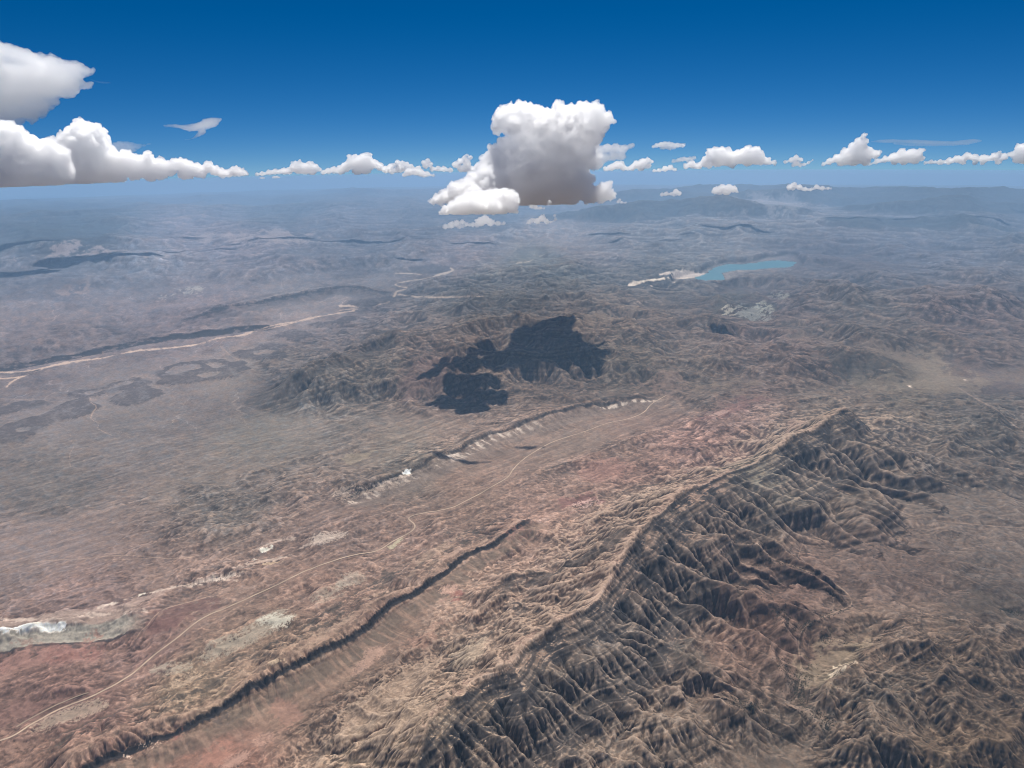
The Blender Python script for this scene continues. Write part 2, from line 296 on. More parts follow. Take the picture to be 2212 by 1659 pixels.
# ------------------------------------------------------------------ areas read in the photo, as masks over the first estimate of the ground
VZ = BASE + Zr
def project(z):
    zz = z - RR**2/(2*RE) - CAM_H
    c = (X*Rm[0, 0] + Y*Rm[1, 0] + zz*Rm[2, 0], X*Rm[0, 1] + Y*Rm[1, 1] + zz*Rm[2, 1], X*Rm[0, 2] + Y*Rm[1, 2] + zz*Rm[2, 2])
    return CX + FPX*c[0]/-c[2], CY - FPX*c[1]/-c[2]
def inside(pts, px, py):
    pts = np.asarray(pts, float); m = (px > pts[:, 0].min()) & (px < pts[:, 0].max()) & (py > pts[:, 1].min()) & (py < pts[:, 1].max())
    x, y = px[m], py[m]; ins = np.zeros(x.shape, bool)
    for k in range(len(pts)):
        (x1, y1), (x2, y2) = pts[k-1], pts[k]
        if y1 == y2: continue
        ins ^= ((y1 > y) != (y2 > y)) & (x < (x2-x1)*(y-y1)/(y2-y1)+x1)
    o = np.zeros(px.shape, f4); o[m] = ins; return o
PXa, PYa = project(VZ)
def area(pts, soft=10):
    return blur(inside(pts, PXa, PYa), soft)
HILLY = [([(1780, 1700), (1790, 1480), (1960, 1350), (2300, 1380), (2300, 1700)], .16, 1.1, 14),
         ([(1320, 720), (1420, 690), (1600, 640), (1700, 600), (1850, 590), (2300, 590), (2300, 730), (2050, 760), (1900, 760), (1850, 790), (1700, 840), (1500, 850), (1300, 850), (1200, 800)], .20, 3.0, 16),
         ([(1880, 900), (2300, 860), (2300, 1060), (1900, 1050)], .12, 1.6, 14), ([(600, 860), (760, 760), (930, 700), (1080, 650), (1300, 640), (1420, 700), (1350, 820), (1150, 860), (930, 860)], .2, 2.2, 14),
         ([(860, 640), (1000, 590), (1300, 555), (1560, 555), (1500, 640), (1300, 690), (1050, 690), (900, 700), (700, 780)], .22, 2.2, 14),
         ([(0, 440), (1000, 430), (1300, 470), (1000, 560), (600, 590), (0, 610)], .16, 9, 10), ([(1280, 440), (2300, 430), (2300, 590), (1750, 600), (1700, 540), (1300, 560)], .28, 8, 12),
         ([(1500, 1170), (1650, 1100), (2100, 1080), (2300, 1100), (2300, 1380), (1950, 1330), (1740, 1500), (1500, 1350)], .06, 1.0, 14),
         ([(1000, 1250), (1400, 1000), (1650, 860), (1800, 880), (1500, 1030), (1400, 1120), (1250, 1300), (900, 1600), (600, 1700), (500, 1660), (900, 1380)], .06, .7, 10),
         ([(250, 1100), (420, 1050), (700, 990), (780, 1050), (600, 1150), (430, 1210), (260, 1210)], .055, .9, 10), ([(-50, 920), (300, 960), (700, 930), (900, 900), (760, 1000), (350, 1090), (-50, 1150)], .022, .8, 14),
         ([(-50, 1230), (500, 1180), (900, 1060), (1300, 960), (1500, 900), (1650, 900), (1400, 1040), (1000, 1200), (700, 1400), (300, 1600), (-50, 1700)], .028, .55, 12),
         ([(560, 800), (700, 720), (1000, 680), (1350, 680), (1400, 800), (1200, 900), (900, 890), (640, 870)], .10, 1.2, 12), ([(1500, 860), (2000, 840), (2300, 860), (2300, 1060), (1800, 1000), (1500, 960)], .06, .9, 12)]
HM = np.zeros((NI, NJ), f4)
CELL2 = np.repeat(CELL[:, None]*np.sqrt(ASP)[:, None], NJ, 1)
for k, (pts, amp, lam, soft) in enumerate(HILLY):
    m = area(pts, soft*2)
    sel = m > .01; x, y = X[sel], Y[sel]
    n = fbm(x, y, lam, 5, .52, 500+11*k, True, CELL2[sel])
    HM[sel] += (m[sel]*amp*2.4*(n+.30)).astype(f4)
RUG = np.clip(RELIEF + blur(np.abs(HM), 8)/.07, 0, 1)
Z = BASE + Zr + HM
Z += (.010*fbm(X, Y, 2.5, 5, .5, 900, False, CELL2) + .03*fbm(X, Y, 14, 3, .5, 930)).astype(f4)
# quiet ground: fans, valley floors, gravel plains, where water has cut little
CALM = sstep(-.6, .9, fbm(X, Y, 3.2, 3, .5, 660, False)*2.2).astype(f4)*sstep(.55, .2, RUG)*.75
for pts, a in [(P(7, [(0, 900), (250, 760), (500, 560), (760, 420), (900, 330), (960, 420), (800, 620), (640, 780), (420, 930), (250, 1120), (60, 1250), (-400, 1659), (-900, 1659), (-300, 1150)]), .9),
               (P(6, [(0, 420), (500, 380), (900, 380), (1500, 250), (1500, 330), (1000, 420), (560, 560), (0, 720)]), .8), (P(6, [(900, 760), (1300, 600), (2000, 340), (2098, 420), (1500, 700), (1000, 950)]), .8),
               (P(4, [(1050, 1500), (1400, 1320), (1950, 1130), (2098, 1150), (1700, 1290), (1300, 1450), (1000, 1659)]), .9), (P(8, [(560, 60), (800, 300), (1060, 560), (1060, 700), (800, 800), (720, 1000), (740, 1200), (650, 1150), (600, 900), (700, 720), (900, 640), (600, 420)]), .85),
               (P(5, [(1180, 770), (1500, 800), (1640, 900), (1830, 930), (1820, 1000), (1400, 1010), (1000, 960)]), .8), (P(0, [(0, 820), (450, 760), (620, 850), (700, 960), (560, 1030), (300, 1080), (0, 1090)]), .85), (P(0, [(900, 1000), (1250, 880), (1400, 900), (1150, 1060), (950, 1110)]), .6),
               (P(0, [(0, 1120), (330, 1090), (300, 1180), (500, 1190), (300, 1290), (0, 1320)]), .85), (P(0, [(1750, 1050), (2212, 1080), (2212, 1350), (1900, 1300)]), .6), (P(0, [(1580, 1200), (1700, 1180), (1950, 1150), (2150, 1180), (2100, 1340), (1850, 1340), (1750, 1470), (1660, 1440), (1580, 1320)]), .8)]:
    CALM = np.maximum(CALM, a*np.clip(area(pts, 14)*1.3, 0, 1))
D1r = LINE['r1'][0]; LEFTS = sstep(.02, -.15, D1r)*sstep(-2.6, -1.6, D1r); HARD = (1-.6*LEFTS)*(1-.75*CALM)
def detail(z, shape, amp_lo, amp_hi, seed, hi=60):
    rug = resize(RUG, *shape); c = resize((1-.75*CALM)*CELL2*np.minimum(1.6, (16/RR)**.6), *shape)*(NJ/shape[1])
    n = inoise(1.75, 2.0, hi, seed, shape)
    return z + n*c*(amp_lo*(1-rug) + amp_hi*rug)

# ------------------------------------------------------------------ running water carves the drainage
def streams(z, K, iters, cj, ci, m=.5, fill=True, diff=.02):
    """stream-power incision, implicit, flow followed down the steepest of eight neighbours"""
    ni, nj = z.shape; N = ni*nj; z = z.astype(f4).copy()
    cj = np.repeat(cj[:, None], nj, 1).astype(f4); ci = np.repeat(ci[:, None], nj, 1).astype(f4); cd = np.hypot(ci, cj)
    A0 = (ci*cj).ravel(); idx = np.arange(N, dtype=np.int32).reshape(ni, nj)
    offs = [(0, 1, cj), (0, -1, cj), (1, 0, ci), (-1, 0, ci), (1, 1, cd), (1, -1, cd), (-1, 1, cd), (-1, -1, cd)]
    for it in range(iters):
        zp = np.pad(z, 1, constant_values=1e9); best = np.zeros((ni, nj), f4); rec = idx.copy(); dx = np.ones((ni, nj), f4); lo = np.full((ni, nj), 1e9, f4)
        for a, b, c in offs:
            zn = zp[1+a:ni+1+a, 1+b:nj+1+b]; sl = (z-zn)/c; u = sl > best
            best = np.where(u, sl, best); rec = np.where(u, idx+a*nj+b, rec); dx = np.where(u, c, dx); lo = np.minimum(lo, zn)
        rec = rec.ravel(); pit = (rec == idx.ravel())
        dep = (~pit).astype(np.int32); ptr = rec.copy()
        while True:
            d2 = dep + dep[ptr]; p2 = ptr[ptr]
            if (p2 == ptr).all(): break
            dep, ptr = d2, p2
        order = np.argsort(dep, kind='stable'); ds = dep[order]; cut = np.searchsorted(ds, np.arange(ds[-1]+2))
        A = A0.astype(np.float64).copy()
        for k in range(ds[-1], 0, -1):
            n = order[cut[k]:cut[k+1]]; np.add.at(A, rec[n], A[n])
        F = (K.ravel()*np.minimum(A, 400.)**m/dx.ravel()).astype(f4); zf = z.ravel().copy()
        for k in range(1, ds[-1]+1):
            n = order[cut[k]:cut[k+1]]; zf[n] = (zf[n]+F[n]*zf[rec[n]])/(1+F[n])
        if fill:
            p = pit.reshape(ni, nj); zf = np.where(p.ravel(), np.maximum(zf, lo.ravel()+1e-4), zf)
        z = zf.reshape(ni, nj)
        if diff: z = z*(1-diff)+diff*blur(z, 1, 1)
    return z, A.reshape(ni, nj).astype(f4)
bt = np.random.default_rng(77).standard_normal(4096); bt = np.convolve(bt, [.25, .5, .25], 'same'); bt /= bt.std()
def beds(t, x=None, y=None, T=.028, seed=0):
    """hardness of the rock layer at stratigraphic height t, -1..1"""
    q_ = t/T + 900.37 + seed
    if x is not None: q_ = q_ + 1.2*perlin(x/1.7, y/1.7, 71)
    k = np.floor(q_).astype(int); f = (q_-k).astype(f4); f = sstep(.25, .75, f)
    return np.tanh(bt[k % 4096]*(1-f) + bt[(k+1) % 4096]*f).astype(f4)
def level(Z, div, K, iters, seed, alo, ahi, hi):
    sh = (NI//div, NJ//div)
    z = resize(Z, *sh) if div > 1 else Z
    z0 = z.copy(); z = detail(z, sh, alo, ahi, seed, hi)
    rg = resize(RUG, *sh); Kf = K*(.45+.55*rg)*resize(HARD, *sh)
    Kf = Kf*(1 + .75*rg*beds(z - resize(TD, *sh), resize(X, *sh), resize(Y, *sh)))
    cj = np.interp(np.linspace(0, 1, sh[0]), np.linspace(0, 1, NI), CELL)*(NJ/sh[1]); ci = np.interp(np.linspace(0, 1, sh[0]), np.linspace(0, 1, NI), CELL*ASP)*(NI/sh[0])
    z, A = streams(z, Kf, iters, cj, ci)
    dz = z-z0
    return (Z + resize(dz, NI, NJ) if div > 1 else z), (resize(A, NI, NJ) if div > 1 else A)
_b = np.array([ground_at(*p_) for p_ in ((-60., 1720.), (1900., 800.))]); _u = _b[1]-_b[0]; _u /= np.hypot(*_u)
SX = X*_u[0]+Y*_u[1]; SY = X*_u[1]-Y*_u[0]                       # along and across the strike of the beds
_w = .35*fbm(X, Y, 5, 3, .5, 640).astype(f4)
STR = (perlin(SX/1.6, (SY+_w)/.24, 650)+.45*perlin(SX/.9, (SY+_w)/.10, 651)).astype(f4)
NEAR = sstep(34, 20, RR)*sstep(.0, 1.2, -(SY-SY[np.unravel_index(np.argmin((X-ground_at(1500., 1250.)[0])**2+(Y-ground_at(1500., 1250.)[1])**2), X.shape)]))
Z += ((1-.8*CALM)*NEAR*.012*np.tanh(1.6*STR)).astype(f4)
import time; T0 = time.time()
Z, A4 = level(Z, 4, .016, 45, 1000, .34, .8, 60); print("erode", time.time()-T0)
Z, A2 = level(Z, 2, .012, 22, 1100, .11, .26, 24); print("erode", time.time()-T0)
Z, A1 = level(Z, 1, .010, 14, 1200, .05, .10, 10); print("erode", time.time()-T0)

BED = beds(Z - TD, X, Y)
PXa, PYa = project(Z)
def near_line(pts, wpx):
    p = smooth_line(pts); m = (PXa > p[:, 0].min()-9) & (PXa < p[:, 0].max()+9) & (PYa > p[:, 1].min()-9) & (PYa < p[:, 1].max()+9); x, y = PXa[m], PYa[m]; b = np.full(x.shape, 99., f4)
    for k in range(len(p)-1):
        a, e = p[k], p[k+1]; ab = e-a; t = np.clip(((x-a[0])*ab[0]+(y-a[1])*ab[1])/(ab@ab+1e-9), 0, 1); b = np.minimum(b, np.hypot(x-a[0]-t*ab[0], y-a[1]-t*ab[1]))
    d = np.full(PXa.shape, 99., f4); d[m] = b; return sstep(wpx*1.8, wpx, d)
led = np.clip(RUG*1.2-.2, 0, 1)*sstep(45, 14, RR)
Z = Z + (led*.013*(1.3*beds(Z - TD, X, Y, .06, 50)+.5*BED)).astype(f4) + (NEAR*.005*np.tanh(2*STR)).astype(f4)      # ledges

ROAD = np.vstack([P(6, [(-60, 1515), (0, 1490), (60, 1478), (90, 1462), (180, 1400), (300, 1330), (420, 1275), (580, 1220), (740, 1130), (830, 1070), (950, 960), (1080, 870), (1180, 780), (1290, 715), (1370, 690), (1520, 620), (1700, 540), (1860, 455), (2060, 388)]),
    P(7, [(0, 382), (110, 355), (200, 345), (260, 320), (330, 270), (430, 225), (460, 195), (455, 165), (405, 140), (430, 120), (560, 98), (680, 75), (740, 45), (830, 0)]),
    P(4, [(930, 1600), (1030, 1545), (1050, 1500), (1120, 1430), (1250, 1350), (1330, 1315), (1500, 1265), (1620, 1215), (1760, 1190), (1860, 1150), (1890, 1100), (1990, 1045)])])
TRACK = P(6, [(100, 1410), (180, 1360), (300, 1295), (420, 1240), (540, 1200)])
rm_ = np.maximum(near_line(ROAD, 4.0), near_line(TRACK, 4.0)); Z = Z*(1-rm_)+blur(Z, 6)*rm_          # graded ground under the roads
# ------------------------------------------------------------------ meshes from arrays
def mesh_from(name, co, quads, mat=None, smooth=True, attrs=None):
    me = bpy.data.meshes.new(name); nv, nf = len(co), len(quads); w = quads.shape[1]
    me.vertices.add(nv); me.vertices.foreach_set('co', np.ascontiguousarray(co, f4).ravel())
    me.loops.add(nf*w); me.polygons.add(nf)
    me.loops.foreach_set('vertex_index', np.ascontiguousarray(quads, np.int32).ravel())
    me.polygons.foreach_set('loop_start', np.arange(0, nf*w, w, dtype=np.int32))
    me.polygons.foreach_set('loop_total', np.full(nf, w, np.int32))
    me.polygons.foreach_set('use_smooth', np.full(nf, smooth, bool))
    me.update(calc_edges=True)
    for an, (ty, arr) in (attrs or {}).items():
        a = me.attributes.new(an, ty, 'POINT'); a.data.foreach_set('color' if 'COLOR' in ty else 'value', np.ascontiguousarray(arr, f4).ravel())
    if mat: me.materials.append(mat)
    o = bpy.data.objects.new(name, me); COL.objects.link(o); return o
# ------------------------------------------------------------------ lake basin, then where every point is seen
LAKE = P(5, [(60, 296), (110, 284), (180, 265), (235, 243), (300, 234), (390, 228), (480, 212), (530, 193), (600, 184), (700, 178), (715, 190), (685, 205), (692, 228), (664, 246),
             (600, 252), (520, 262), (450, 272), (360, 276), (290, 288), (220, 302), (150, 301), (100, 300)])
SHORE = P(5, [(-40, 300), (60, 272), (180, 243), (290, 218), (450, 200), (520, 178), (700, 165), (760, 190), (740, 240), (700, 262), (560, 275), (380, 300), (240, 322), (60, 322), (-60, 330)])
PXa, PYa = project(Z)
BED_R = P(4, [(1745, 384), (1760, 365), (1850, 340), (1980, 325), (2098, 318), (2140, 300), (2200, 300), (2210, 318), (2110, 335), (1990, 338), (1880, 352), (1790, 378)])
lk = blur(inside(LAKE, PXa, PYa), 1); sh_ = blur(inside(SHORE, PXa, PYa), 3)
Z = Z*(1-sstep(0, .6, sh_)) + .02*sstep(0, .6, sh_)
Z = np.where(lk > .05, -.01, Z).astype(f4)
PXa, PYa = project(Z)
# ------------------------------------------------------------------ ground colours: rock and soil units
gy = np.gradient(Z, axis=0)/(CELL*ASP)[:, None]; gx = np.gradient(Z, axis=1)/CELL[:, None]
SLOPE = np.hypot(gx, gy); del gx, gy
n1 = inoise(1.3, 1.5, 90, 31); n2 = inoise(.9, 1.2, 12, 32); n3 = inoise(1.9, 4, 500, 33); n4 = inoise(1.1, 1.5, 40, 34)
AN = [((100, 1640), (.20, .115, .075)), ((100, 1500), (.175, .10, .075)), ((300, 1400), (.165, .105, .085)), ((200, 1300), (.165, .12, .105)), ((100, 1200), (.14, .115, .105)),
      ((400, 1250), (.18, .13, .105)), ((500, 1100), (.105, .093, .08)), ((100, 1050), (.105, .095, .085)), ((300, 950), (.105, .095, .088)), ((600, 950), (.105, .098, .085)),
      ((200, 850), (.14, .125, .12)), ((100, 700), (.155, .13, .125)), ((400, 650), (.16, .13, .13)), ((700, 680), (.15, .13, .125)), ((700, 850), (.125, .115, .10)),
      ((900, 1000), (.12, .105, .085)), ((1000, 1080), (.16, .11, .08)), ((1250, 960), (.15, .115, .09)), ((1350, 1020), (.19, .115, .085)), ((1150, 1130), (.19, .125, .095)),
      ((700, 1150), (.15, .11, .09)), ((700, 1260), (.20, .13, .095)), ((900, 1180), (.19, .13, .10)), ((600, 1400), (.19, .13, .085)), ((450, 1500), (.17, .125, .08)),
      ((1000, 1280), (.24, .17, .125)), ((850, 1400), (.16, .11, .08)), ((700, 1530), (.155, .105, .075)), ((500, 1640), (.19, .095, .06)), ((900, 1450), (.26, .19, .135)),
      ((800, 1600), (.27, .205, .14)), ((1000, 1550), (.19, .145, .10)), ((1050, 1400), (.25, .185, .14)), ((1250, 1250), (.22, .155, .12)), ((1400, 1080), (.20, .15, .115)),
      ((1200, 1500), (.135, .117, .095)), ((1350, 1400), (.115, .10, .085)), ((1400, 1600), (.145, .115, .088)), ((1500, 1300), (.12, .10, .08)), ((1600, 1350), (.14, .085, .06)),
      ((1700, 1400), (.125, .08, .058)), ((1650, 1250), (.135, .09, .07)), ((1700, 1600), (.10, .08, .062)), ((1900, 1250), (.10, .074, .06)), ((2150, 1250), (.075, .062, .052)),
      ((1850, 1400), (.12, .088, .062)), ((1900, 1500), (.10, .082, .064)), ((2100, 1450), (.088, .066, .047)), ((2100, 1620), (.10, .07, .042)), ((1850, 1620), (.105, .082, .062)),
      ((1650, 1050), (.115, .108, .088)), ((1850, 1000), (.105, .088, .07)), ((2100, 1050), (.085, .072, .06)), ((2100, 900), (.09, .082, .07)), ((1600, 900), (.17, .12, .10)),
      ((1500, 960), (.20, .125, .10)), ((1800, 870), (.14, .115, .09)), ((1500, 820), (.12, .10, .08)), ((1350, 780), (.115, .098, .075)), ((1950, 830), (.14, .12, .09)),
      ((2000, 780), (.13, .11, .085)), ((1700, 740), (.125, .095, .08)), ((1500, 700), (.11, .09, .075)), ((1700, 650), (.10, .08, .072)), ((1900, 700), (.10, .085, .072)),
      ((2100, 680), (.11, .085, .078)), ((2100, 780), (.10, .08, .07)), ((1200, 680), (.14, .11, .085)), ((1350, 660), (.15, .115, .085)), ((1100, 800), (.13, .10, .075)),
      ((950, 820), (.125, .09, .072)), ((800, 810), (.12, .105, .085)), ((1050, 640), (.10, .092, .08)), ((1200, 590), (.10, .095, .085)), ((1400, 590), (.10, .09, .08)),
      ((1000, 550), (.15, .12, .12)), ((1250, 530), (.15, .125, .12)), ((1500, 520), (.11, .10, .10)), ((1800, 560), (.08, .07, .075)), ((2000, 560), (.085, .08, .09)),
      ((300, 600), (.13, .12, .13)), ((500, 520), (.15, .12, .125)), ((150, 500), (.055, .06, .065)), ((700, 490), (.11, .10, .11)), ((100, 600), (.12, .11, .12)),
      ((600, 440), (.08, .08, .085)), ((1500, 460), (.09, .085, .09)), ((1560, 430), (.20, .17, .16)), ((2000, 470), (.09, .085, .09)), ((1100, 470), (.09, .09, .10))]
st = 6; cx_, cy_ = (PXa+25*n3)[::st, ::st], (PYa+12*n3)[::st, ::st]
cn = np.zeros(cx_.shape+(3,)); cd_ = np.zeros(cx_.shape)
for (a, b), c in AN:
    w = 1/(((cx_-a)/1.5)**2 + ((cy_-b)*np.clip(900/np.maximum(cy_, 420), 1, 2.2))**2 + 900)**1.7
    cn += w[..., None]*np.array(c); cd_ += w
C3 = np.stack([resize((cn[..., k]/cd_).astype(f4), NI, NJ) for k in range(3)], -1)
def mixc(m, c, op=1.0):
    m = np.clip(m*op, 0, 1).astype(f4)[..., None]; C3[...] = C3*(1-m) + np.array(c, f4)*m
def rag(m, w=.18, n=None, amp=.35):
    return sstep(.5-w, .5+w, m + amp*(n1 if n is None else n)*np.clip(4*m*(1-m), 0, 1)).astype(f4)
def patch(pts, c, op=1.0, soft=4, w=.15, amp=.3, n=None):
    pts = np.asarray(pts, float); q_ = (PXa[::4, ::4] > pts[:, 0].min()-8) & (PXa[::4, ::4] < pts[:, 0].max()+8) & (PYa[::4, ::4] > pts[:, 1].min()-8) & (PYa[::4, ::4] < pts[:, 1].max()+8)
    out = np.zeros((NI, NJ), f4)
    if not q_.any(): return out
    ii = np.flatnonzero(q_.any(1))*4; jj = np.flatnonzero(q_.any(0))*4; e = 4*soft+8
    sl = (slice(max(ii[0]-e, 0), ii[-1]+e), slice(max(jj[0]-e, 0), jj[-1]+e))
    m = rag(blur(inside(pts, PXa[sl], PYa[sl]), soft), w, (n1 if n is None else n)[sl], amp)
    k = np.clip(m*op, 0, 1).astype(f4)[..., None]; C3[sl] = C3[sl]*(1-k) + np.array(c, f4)*k; out[sl] = m; return out
LD = LINE
def area2(pts, soft): return blur(inside(pts, PXa, PYa), soft)
TAN = (.24, .175, .13); CREAM = (.33, .25, .16); WHITE = (.50, .46, .40); RED = (.21, .075, .05); DARK = (.045, .042, .042); PURP = (.10, .055, .05); GREEN = (.235, .225, .185)
# broad tonal mottling of soils
C3 *= (1 + .10*n3 + (.10*n1 + .07*n2)*(1-.45*CALM))[..., None]
tint = (.05*n4)[..., None]*np.array([1.0, .1, -.8]); C3 *= (1+tint)
# rock layers: pale and dark beds crop out where the ground is steep
rock = np.clip(RUG*1.3-.25, 0, 1)*sstep(.10, .38, SLOPE)
C3 *= (1 + rock*(.42*BED))[..., None]
C3 *= (1 + (1-.7*CALM)*NEAR*.16*np.tanh(1.5*STR))[..., None]
C3 *= (1 - .10*rock)[..., None]
# washes: pale gravel where drainage gathers on gentle ground
AL = np.log2(np.maximum(A1, 1e-5)/(CELL[:, None]**2)); flat_ = sstep(.22, .04, SLOPE)
ws = sstep(7.0, 12, AL)*flat_; C3 *= (1 + .38*ws)[..., None]
C3 *= (1 + .14*(sstep(4, 8, AL)-.4)*(1-flat_))[..., None]
AL2 = np.log2(np.maximum(A2, 1e-5)/(CELL[:, None]**2))
ws2 = sstep(9, 13.5, AL2)*flat_; C3 *= (1+.22*ws2)[..., None]
# crests coloured lighter, hollows darker
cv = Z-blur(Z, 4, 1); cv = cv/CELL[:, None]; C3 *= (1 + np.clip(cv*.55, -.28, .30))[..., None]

def band(k, a, b, soft, s0=None, s1=None, n=.3):
    """strip beside a crest: a..b km right of it"""
    D, s_, run = LD[k]; d = D + n*soft*n1*1.2
    m = sstep(a-soft, a+soft, d)*(1-sstep(b-soft, b+soft, d))*(np.abs(D) < 90)
    ef = sstep(0, .6, s_)*sstep(run, run-.6, s_) if s0 is None else sstep(s0-.03, s0+.03, s_/run)*sstep(s1+.03, s1-.03, s_/run)
    return m*ef
# main ridge: dip slope pinkish tan, scarp grey-olive with black cliffs high up
D1, s1_, run1 = LD['r1']
up = sstep(1.9, .3, D1)*sstep(-.05, .06, D1)
mixc(up*sstep(.2, .5, SLOPE), (.120, .104, .088), .55)
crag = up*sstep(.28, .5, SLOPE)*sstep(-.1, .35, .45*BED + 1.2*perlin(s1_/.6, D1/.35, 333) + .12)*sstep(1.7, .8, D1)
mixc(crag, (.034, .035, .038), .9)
mixc(band('r1', -.28, 0, .06)*sstep(.6, .2, SLOPE), (.215, .145, .115), .7)
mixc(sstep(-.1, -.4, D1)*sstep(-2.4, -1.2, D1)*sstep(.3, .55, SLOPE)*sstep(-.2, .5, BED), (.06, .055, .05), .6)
sp = sstep(2.8, 1.0, D1)*sstep(.4, 1.0, D1)*sstep(.1, .5, cv)
mixc(sp, (.21, .17, .135), .5)
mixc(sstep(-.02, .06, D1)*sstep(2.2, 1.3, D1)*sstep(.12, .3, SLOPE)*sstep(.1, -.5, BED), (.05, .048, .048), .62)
mixc(sstep(.05, -.1, D1)*sstep(-2.6, -1.8, D1)*sstep(-.05, .3, cv), (.30, .235, .175), .5)
for k in ('r1b',):
    mixc(band(k, -.03, .35, .05)*sstep(-.6, .4, BED+.4*n1), (.055, .05, .046), .75)
# long dark hogback
mixc(band('r3', -.30, -.02, .03)*(.5+.5*np.clip(n1, -1, 1)), (.25, .17, .12), .6)
mixc(band('r3', .0, .10, .02), (.026, .026, .028), .95)
mixc(band('r3', .16, .5, .08), (.105, .088, .068), .7)
Dh, sh3, run3 = LD['r3']; streak = perlin(sh3/.09, Dh/.9, 5)+.5*perlin(sh3/.04, Dh/.5, 6)
mixc(band('r3', .18, .75, .1)*sstep(.1, .5, streak), (.22, .145, .10), .6)
mixc(band('r3', -1.1, -.3, .15)*sstep(0, .6, perlin(sh3/1.2, Dh/.12, 9)+.4*n1), (.065, .058, .048), .65)
sl = rag(area2([(150, 1659), (420, 1480), (700, 1320), (1000, 1140), (1090, 1170), (930, 1240), (740, 1375), (500, 1480), (230, 1620), (180, 1700)], 10), .3, n1, .5)
mixc(sl*sstep(.25, .7, STR+.35*n1), (.06, .054, .046), .62); mixc(sl*sstep(-.2, -.6, STR+.3*n1), (.30, .225, .165), .5)
sl = rag(area2([(700, 1659), (900, 1500), (1150, 1330), (1330, 1180), (1450, 1080), (1380, 1080), (1150, 1230), (1000, 1300), (820, 1440), (560, 1640)], 10), .3, n1, .5)
mixc(sl*sstep(.35, .8, STR+.35*n1)*(D1 < -.35), (.07, .062, .055), .5)
# white-streaked escarpment
for k in ('r4',):
    mixc(band(k, -.02, .12, .03)*sstep(-.8, .1, n1+.3), (.055, .052, .048), .75)
    mixc(band(k, -.30, -.22, .03), (.06, .056, .05), .6)
    D, s_, run = LD[k]; stk = perlin(s_/.16, D/.9, 15)+.5*perlin(s_/.07, D/.5, 16)
    mixc(band(k, .15, .8, .08), (.15, .125, .105), .6)
    mixc(band(k, .12, .50, .09, .0, .62)*sstep(.0, .55, stk+.25*n1), (.38, .345, .30), .5)
    mixc(band(k, .13, .34, .07, .0, .55)*sstep(.35, .7, stk+.3*n1), WHITE, .3)
    mixc(band(k, .18, .34, .05, .80, .98)*sstep(.1, .6, stk+.3*n1), WHITE, .6)
fm = np.isin(OWN, [k for k, v in NAMES.items() if v in ('f0', 'f1', 'f2', 'f3', 'f4')])*sstep(.05, .3, ZMAX)
mixc(blur(fm.astype(f4), 2), (.035, .042, .045), .75)
# mesa rims
mixc(band('mesa', -.05, 1.0, .10)*sstep(-1.9, -.9, n1+n3*.4), (.035, .035, .037), .95)
mixc(band('r7', -.1, .55, .08)*sstep(-1.0, .0, n1), (.05, .048, .05), .85)
mixc(band('r7', .6, 2.2, .3)*sstep(-.6, .4, n1), (.085, .078, .08), .6)
mixc(band('r5e', -.1, .4, .08), (.06, .055, .05), .7)
mixc(band('r5b', -.1, .9, .15)*sstep(-.5, .3, BED+.3*n1), (.06, .058, .055), .6)
mixc(band('r5', -1.4, -.1, .2)*sstep(-.2, .4, BED), (.07, .065, .06), .5)
# white and green cliff at lower left, red ground under it
mixc(band('wc', -.62, -.02, .08), (.24, .195, .165), .75)
mixc(band('wc', -.04, .36, .03), (.25, .25, .215), .85)
mixc(band('wc', -.10, .06, .03, .0, .55)*sstep(-.7, .0, n1), (.62, .60, .55), .9)
mixc(band('wc', .36, .42, .02), (.05, .045, .045), .85)
mixc(band('wc', .44, 1.0, .12, 0, .75)*sstep(-.6, .6, n1+.3), (.25, .10, .07), .6)
mixc(band('w2', .0, .12, .03)*sstep(-.4, .5, n4), (.5, .46, .4), .7)

